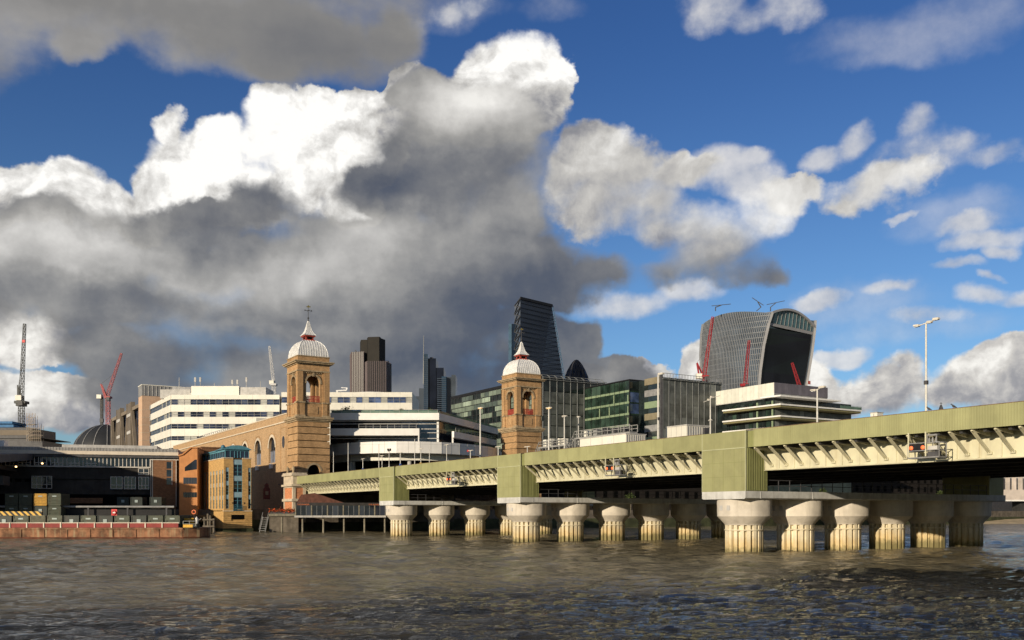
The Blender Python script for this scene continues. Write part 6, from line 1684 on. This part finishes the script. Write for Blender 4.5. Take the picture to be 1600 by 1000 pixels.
# ------------------------------------------------------------------ things on the bridge deck
ZD = ZP + .62
def on_bridge(px, x):
    y, Y = along(px, x); X_, Y_ = b2w(x, y)
    return X_, Y_
M['lampmetal'] = pmat('pale_lamp_housing', (.62, .58, .50), .4, .1, 2.)
M['lampglass'] = emit_mat('warm_lamp_lens', (1.0, .62, .22), .9)
def lamp_post(label, px, py, x, heads, r=.10, lit=False, extra=None):
    X_, Y_ = on_bridge(px, x); zt = Z(py, Y_)
    t = thing('lamp_post', label, 'lamp post', (X_, Y_, ZD), AX, 'lamp posts on the bridge'); h = zt - ZD
    MB().tube((0, 0, 0), (0, 0, h), r * 1.25, r * .8, 8).build('pole', M['pole'], t)
    MB().box(-.2, .2, -.2, .2, 0, .5).build('base', M['pole'], t)
    for (dy, tilt, ln) in heads:            # along the bridge, so sideways in view
        s = 1 if dy >= 0 else -1
        hd_ = MB()
        if abs(dy) > .3: hd_.bar((0, 0, h - .05), (0, dy, h + tilt), .07)
        MB_ = hd_.slab([(dy - ln * .5, h + tilt - .02), (dy + ln * .5, h + tilt + .04 * s), (dy + ln * .42, h + tilt + .16), (dy - ln * .42, h + tilt + .14)], 'x', -.16, .16)
        lh = MB_.build('lamp_head', M['lampmetal'], t)
        MB().box(-.12, .12, dy - ln * .36, dy + ln * .36, h + tilt - .07, h + tilt - .025).build('lens', M['lampglass'] if lit else M['white'], lh)
    if extra: extra(t, h)
    return t
def box_half(t, h): MB().box(-.12, .12, -.16, .16, h * .45, h * .45 + .35).build('junction_box', M['darkgrey'], t)
lamp_post('tall lamp post with three lamp heads rising against the sky', 1447, 504, 6.0, ((.95, -.18, .6), (-.35, -.06, .5), (-1.0, .1, .6)), .095, extra=box_half)
lamp_post('lamp post with two tilted heads before the slab fronted office', 1277, 608, 8.0, ((.45, -.12, .75), (-.65, .10, .8)), .10)
lamp_post('tall slim post with one tilted head before the striped end wall', 1028.5, 586, 7.0, ((-.55, .05, 1.0),), .13, extra=box_half)
def vee(t, h):
    MB().bar((0, 0, h - .25), (0, 1.15, h - .45), .06).bar((0, 0, h - .1), (0, -1.6, h + .05), .06).build('cross_arm', M['pole'], t)
    MB().bar((0, 0, h - 2.6), (0, .35, h - 2.75), .06).bar((0, 0, h - 2.6), (0, -.35, h - 2.75), .06).build('stay', M['pole'], t)
lamp_post('mast with long cross arms before the grey glass office', 1110, 621, 9.0, ((.25, -.3, .3), (-.25, .0, .3)), .09, extra=vee)
lamp_post('lamp post with a flat glowing head right of the second tower', 857.5, 638, 8.0, ((0, .02, 1.3),), .12, lit=True)
lamp_post('lamp post with a flat glowing head left of the second tower', 750.5, 638, 8.0, ((0, .02, 1.4),), .14, lit=True)
lamp_post('slim lamp post with a short pale head before the finned office', 882, 651, 14.0, ((0, .02, 1.2),), .10)
lamp_post('short post with a white head by the metal stairs', 904, 652, 16.0, ((0, .02, .5),), .08)
small = [(567, 717, 't'), (597, 712, 't'), (608, 704, 's'), (625.5, 707, 't'), (657.5, 701, 't'), (698, 695, 't'), (735, 704, 't'), (778.5, 698, 't'), (824, 698, 't')]
lab = ['first low signal post after the first tower', 'second low signal post after the first tower', 'low post with two black spotlights above the first pier', 'low post with blue fitting right of the spotlights', 'low post with yellow base fitting before the curved balcony', 'low post with blue fitting before the right end of the curved balcony', 'low post with a small red lamp', 'low post just left of the second tower', 'low post just right of the second tower foot']
M['bluefit'] = pmat('blue_fitting', (.05, .10, .32), .5, .1, 2.); M['yellowfit'] = pmat('yellow_fitting', (.62, .42, .10), .5, .1, 2.)
for k, (px, py, kd) in enumerate(small):
    X_, Y_ = on_bridge(px, 5.0 + (k % 3) * 5); zt = Z(py, Y_); h = zt - ZD
    t = thing('platform_post', lab[k], 'post', (X_, Y_, ZD), AX, 'low posts along the platforms')
    MB().tube((0, 0, 0), (0, 0, h), .10, .08, 6).build('pole', M['pole'], t)
    if kd == 't': MB().box(-.1, .1, -.85, .85, h - .05, h + .06).build('cross_head', M['lampmetal'], t)
    else:
        for d in (-.42, .42): MB().bar((0, 0, h - .3), (0, d, h), .06).bar((0, d - .15, h - .1), (0, d + .25 * (1 if d > 0 else -1), h + .4), .3).build('spotlight', M['black'], t)
    MB().box(-.14, .14, -.18, .18, h * .42, h * .42 + .5).build('fitting', M[('bluefit', 'yellowfit', 'lampmetal')[k % 3]], t)
    MB().lathe([(.05, h * .3), (.22, h * .3 + .1), (.2, h * .3 + .3), (.05, h * .3 + .36)], 8).build('speaker', M['lampmetal'], t)
    if k == 6: MB().box(-.12, .12, .6, .9, h - .15, h + .15).build('red_lamp', M['signalred'], t)
for k, (px, py) in enumerate(((521, 706), (544, 692), (592, 694), (648, 686), (671, 701))):
    X_, Y_ = on_bridge(px, 11.0); zt = Z(py, Y_)
    o = MB().tube((0, 0, 0), (0, 0, zt - ZD), .10, .07, 6).box(-.15, .15, -.15, .15, 0, .3).build('stanchion', M['pole'], None, (X_, Y_, ZD), AX)
    tag(o, ['thin bare stanchion nearest the first tower', 'second thin bare stanchion from the first tower', 'thin bare stanchion left of the spotlights', 'tall thin stanchion right of the first pier', 'thin stanchion before the dark concourse'][k], 'stanchion', 'bare stanchions')
# cabins
def cabin(label, px0, px1, pyt, x, depth, hgt, pipe=False):
    y0, Y0 = along(px1, x); y1, Y1 = along(px0, x)
    X_, Y_ = b2w(x, y0); zt = Z(pyt, Y_)
    t = thing('equipment_cabin', label, 'cabin', (X_, Y_, ZD), AX); h = zt - ZD; Ln = y1 - y0
    MB().box(0, depth, 0, Ln, -.0, h).build('body', M['offwhite'], t)
    MB().box(-.08, depth + .08, -.08, Ln + .08, h, h + .12).build('roof', M['lightgrey'], t)
    j = MB()
    for i in range(1, 4): j.box(-.015, .02, Ln * i / 4 - .03, Ln * i / 4 + .03, 0, h)
    j.build('panel_joints', M['lightgrey'], t)
    e = MB()
    for i in range(9): e.box(depth * (i + .5) / 9 - .04, depth * (i + .5) / 9 + .04, -.05, -.001, .1, h - .1)
    e.build('end_ribs', M['grey'], t)
    if pipe: MB().lathe([(.01, -.01)], 3) if False else MB().tube((depth * .55, -.02, h * .62), (depth * .55, -.35, h * .62), .28, n=10).box(depth * .72, depth * .9, -.4, -.02, h * .5, h * .95).build('extract_fan', M['darkgrey'], t)
    else: MB().box(-.04, -.016, Ln * .30, Ln * .30 + .9, .2, h - .3).build('door', M['white'], t)
cabin('long cream equipment cabin beside the metal stairs on the bridge', 906, 978, 678, 9.0, 3.4, 2)
cabin('cream cabin with extract fan before the grey glass office', 1041, 1073, 664.5, 9.0, 3.6, 2, True)
X_, Y_ = on_bridge(1370, 20.0)
rl_ = thing('relay_box', 'small pale relay box standing above the parapet right of the slab office', 'box', (X_, Y_, ZD), AX)
hh = Z(645.5, Y_) - ZD
MB().box(-.5, .5, -.45, .45, 0, hh).build('case', M['offwhite'], rl_); MB().box(-.56, .56, -.51, .51, hh, hh + .08).build('lid', M['lightgrey'], rl_)
MB().box(-.53, -.501, -.03, .03, .2, hh - .1).build('door_joint', M['grey'], rl_)
# metal gantry with stairs and cage hoops
def gantry(label, px0, px1, pyt, pyb, x, stairs):
    y0, Y0 = along(px1, x); y1, Y1 = along(px0, x); X_, Y_ = b2w(x, y0); zt, zf = Z(pyt, Y_) - ZD, Z(pyb, Y_) - ZD
    t = thing('access_gantry', label, 'gantry', (X_, Y_, ZD), AX, 'access gantries'); Ln = y1 - y0
    MB().box(0, 1.4, 0, Ln, zf - .25, zf).build('walkway', M['rail'], t)
    for i in range(5):
        for xx in (.1, 1.3): MB().bar((xx, Ln * i / 4, 0), (xx, Ln * i / 4, zf - .25), .16).build('leg', M['rail'], t)
    for xx in (0, 1.4):
        r = MB()
        for i in range(int(Ln / 1.3) + 1): r.bar((xx, i * 1.3, zf), (xx, i * 1.3, zt), .09)
        for z_ in (zf + (zt - zf) * .5, zt): r.bar((xx, 0, z_), (xx, Ln, z_), .08)
        r.build('handrail', M['rail'], t)
    q = random.Random(int(px0))
    for i in range(5):
        yy = Ln * (i + .7) / 6; MB().box(.3, 1.1, yy, yy + q.uniform(.5, 1.0), zf, zf + q.uniform(.7, 1.3)).build('equipment_box', M[q.choice(('darkgrey', 'grey', 'offwhite'))], t)
    if stairs:
        s_ = MB()
        for i in range(7): s_.box(.1, 1.3, Ln + .2 + i * .28, Ln + .45 + i * .28, zf - .3 - i * .4, zf - .24 - i * .4)
        for xx in (.05, 1.35): s_.bar((xx, Ln, zf), (xx, Ln + 2.2, zf - 2.7), .12); s_.bar((xx, Ln, zt), (xx, Ln + 2.2, zt - 2.7), .09)
        for i in range(4): s_.bar((.05, Ln + .5 + i * .5, zf - .6 - i * .6), (.05, Ln + .5 + i * .5, zt - .6 - i * .6), .07)
        s_.build('stairs', M['rail'], t)
gantry('pale metal access gantry with stairs behind the long cabin', 898, 984, 663, 674, 13.5, True)
gantry('lower metal access gantry right of the second tower foot', 842, 884, 686, 694, 14.0, True)

# navigation light cages hung on the girder face
M['navred'] = emit_mat('orange_red_signal_light', (1.0, .16, .05), .9)
def nav_signal(label, px, s):
    y, Y = along(px, XF - .25); X_, Y_ = b2w(XF - .25, y)
    t = thing('navigation_signal', label, 'signal', (X_, Y_, 0), AX, 'signals on the girder')
    # seen from the west: photo right is south, so -y
    for yy in (.72, -.82): MB().bar((0, yy, ZG + .25), (0, yy, ZP + .05), .09).build('hanger', M['cream'], t)
    f = MB()
    for z_ in (ZG + .18, ZG + .72, ZG + 1.32):
        f.bar((0, .78, z_), (0, -2.0, z_), .06); f.bar((.9, .78, z_), (.9, -2.0, z_), .05)
        for yy in (.78, -2.0): f.bar((0, yy, z_), (.9, yy, z_), .05)
    for yy in (.78, -.82, -2.0):
        for xx in (0, .9): f.bar((xx, yy, ZG + .18), (xx, yy, ZG + 1.32), .06)
    f.box(0, .9, -2.0, .78, ZG + .10, ZG + .16)
    f.build('cage', M['grey'], t)
    MB().box(.02, .32, -.72, .70, ZG + .62, ZG + 1.28).build('signal_box', M['black'], t)
    for yy in (.48, -.56):
        mb = MB(); mb.lathe([(.16, 0), (.16, .06), (.02, .08)], 14)
        me = mb.mesh('signal_light'); me.materials.append(M['navred'])
        o = link('signal_light', me, t, (.02, yy, ZG + .96)); o.rotation_euler = (0, -math.pi / 2, 0)
    MB().box(.1, .5, -1.75, -.95, ZG + .75, ZG + 1.05).build('cabinet', M['lightgrey'], t)
    MB().box(.1, .6, -1.8, -.9, ZG + .2, ZG + .62).build('battery_box', M['darkgrey'], t)
    q = MB().bar((.1, -.9, ZG + 1.32), (.1, -.9, ZG + 1.95), .07).bar((.1, -1.7, ZG + 1.32), (.1, -1.7, ZG + 1.95), .07).bar((.1, -.9, ZG + 1.9), (.1, -1.75, ZG + 1.9), .12)
    for i in range(3): q.lathe([(.07, ZG + 1.35), (.1, ZG + 1.5), (.05, ZG + 1.7)], 8, (.2, -1.0 - i * .3))
    q.build('lamp_rack', M['grey'], t)
nav_signal('caged navigation signal with two orange lights on the near girder', 1432, 1.0)
nav_signal('caged navigation signal on the girder of the second span', 952, 1.0)
nav_signal('small caged navigation signal on the girder nearest the first pier', 701, 1.0)
# pigeons on the coping
for k, px in enumerate((1451.5, 1490)):
    y, Y = along(px, XF + .2); X_, Y_ = b2w(XF + .2, y)
    b = thing('pigeon', ['dark pigeon perched on the parapet by the tall lamp post', 'dark pigeon perched on the parapet right of the spire tip'][k], 'bird', (X_, Y_, ZT + .05), AX + math.pi / 2 + k, 'pigeons on the parapet')
    ring = lambda x, z, r, n=8: [(x, r * math.cos(2 * math.pi * i / n), z + r * 1.1 * math.sin(2 * math.pi * i / n)) for i in range(n)]
    mb = MB(); mb.smooth = True
    mb.rings([ring(-.26, .07, .02), ring(-.16, .10, .045), ring(-.05, .15, .085), ring(.06, .19, .09), ring(.12, .26, .055), ring(.15, .31, .05), ring(.20, .32, .03), ring(.25, .31, .006)])
    mb.build('body', M['darkgrey'], b)
    for s_ in (-.03, .03): MB().bar((.02, s_, 0), (.02, s_, .10), .015).build('leg', M['redpaint'], b)

# ------------------------------------------------------------------ tower cranes
def crane(label, Y, mast, jib, mat, w=2.0, cab=None, aframe=None, weight=None, stay=True):
    """luffing crane laid out by photo points at one depth: mast (px, py bottom, py top), jib ((px,py),(px,py))"""
    bx, byy = mast[0], mast[1]
    t = thing('tower_crane', label, 'crane', (W(bx, Y), Y, 0), 0, 'tower cranes'); ox_ = W(bx, Y)
    Pt = lambda p: Vector((W(p[0], Y) - ox_, 0, Z(p[1], Y)))
    MB().truss(Pt((bx, byy)) , Pt((bx, mast[2])), w, max(6, int((byy - mast[2]) / 4)), w * .07).build('mast', mat, t)
    L_ = math.dist(jib[0], jib[1])
    MB().truss(Pt(jib[0]), Pt(jib[1]), w * .85, max(8, int(L_ / 4)), w * .06, top=.45).build('jib', mat, t)
    sl = Pt((bx, mast[2])); MB().box(sl.x - w * .9, sl.x + w * .9, -w * .9, w * .9, sl.z - .2, sl.z + w * .5).build('slewing_ring', mat, t)
    if aframe:
        f = MB()
        for s_ in (-w * .4, w * .4):
            f.bar(Pt(aframe[0]) + Vector((0, s_, 0)), Pt(aframe[1]) + Vector((0, s_, 0)), w * .22); f.bar(Pt(aframe[1]) + Vector((0, s_, 0)), Pt(jib[0]) + Vector((0, s_, 0)), w * .2)
        f.build('a_frame', mat, t)
        if stay:
            mid = Pt(jib[0]).lerp(Pt(jib[1]), .55); MB().bar(Pt(aframe[1]), mid, w * .06).build('stay_cable', M['darkgrey'], t)
    if weight: p = Pt(weight); MB().box(p.x - w * .7, p.x + w * .7, -w * .8, w * .8, p.z - w * .6, p.z + w * .6).build('counterweight', M['offwhite'], t)
    if cab: p = Pt(cab); MB().box(p.x - w * .5, p.x + w * .5, -w * 1.3, -w * .4, p.z - w * .5, p.z + w * .5).build('cab', M['darkgrey'], t)
    return t
M['cr_dark'] = pmat('dark_crane_steel', (.05, .055, .055), .6, .2, 1.); M['cr_red'] = pmat('red_crane_paint', (.30, .022, .028), .5, .15, 1.); M['cr_pale'] = pmat('pale_crane_paint', (.50, .50, .50), .5, .12, 1.)
t = crane('tall dark lattice crane with its jib raised beside the unfinished building', 345, (33.5, 690, 634), ((33, 628), (38.5, 506)), M['cr_dark'], 1.55, (36, 631), ((29, 628), (29, 602)), (31, 622))
MB().box(W(39, 345) - W(33.5, 345) - .4, W(39, 345) - W(33.5, 345) + .6, -1.2, -.8, Z(536, 345), Z(532, 345)).build('jib_sign', M['signalred'], t)
MB().box(-1.9, 2.1, -1.6, 1.6, Z(631, 345), Z(627, 345)).build('machine_deck', M['cr_dark'], t)
crane('red luffing crane with its jib raised above the braced building', 520, (169, 690, 622), ((167, 620), (190, 552)), M['cr_red'], 1.8, (171, 624), ((164, 620), (158, 600)), (156, 620))
t = thing('hoist_mast', 'black hoist mast standing left of the red luffing crane', 'mast', (W(159, 520), 520, 0)); MB().truss((0, 0, Z(700, 520)), (0, 0, Z(621, 520)), 1.0, 20, .2).build('lattice', M['black'], t); MB().box(-.9, .9, -.7, .7, Z(660, 520), Z(654, 520)).build('hoist_cage', M['darkgrey'], t)
crane('pale crane jib rising behind the banded office', 440, (428, 640, 602), ((428, 602), (421, 541)), M['cr_pale'], 1.5, None, ((430, 602), (427, 592)), (425, 598), stay=False)
crane('tall red crane before the left edge of the flared skyscraper', 620, (1101, 660, 590), ((1100, 590), (1113.5, 495)), M['cr_red'], 2.6, (1104, 592), ((1093, 592), (1089, 567)), (1092, 588))
crane('red crane standing before the finned face of the flared skyscraper', 620, (1164, 660, 603), ((1164, 603), (1170.5, 532)), M['cr_red'], 2.5, (1166, 604), ((1159, 604), (1157, 600)), None, stay=False)
crane('short red crane before the dark front of the flared skyscraper', 620, (1251, 660, 608), ((1250, 606), (1237.5, 567)), M['cr_red'], 2.3, None, None, None, stay=False)
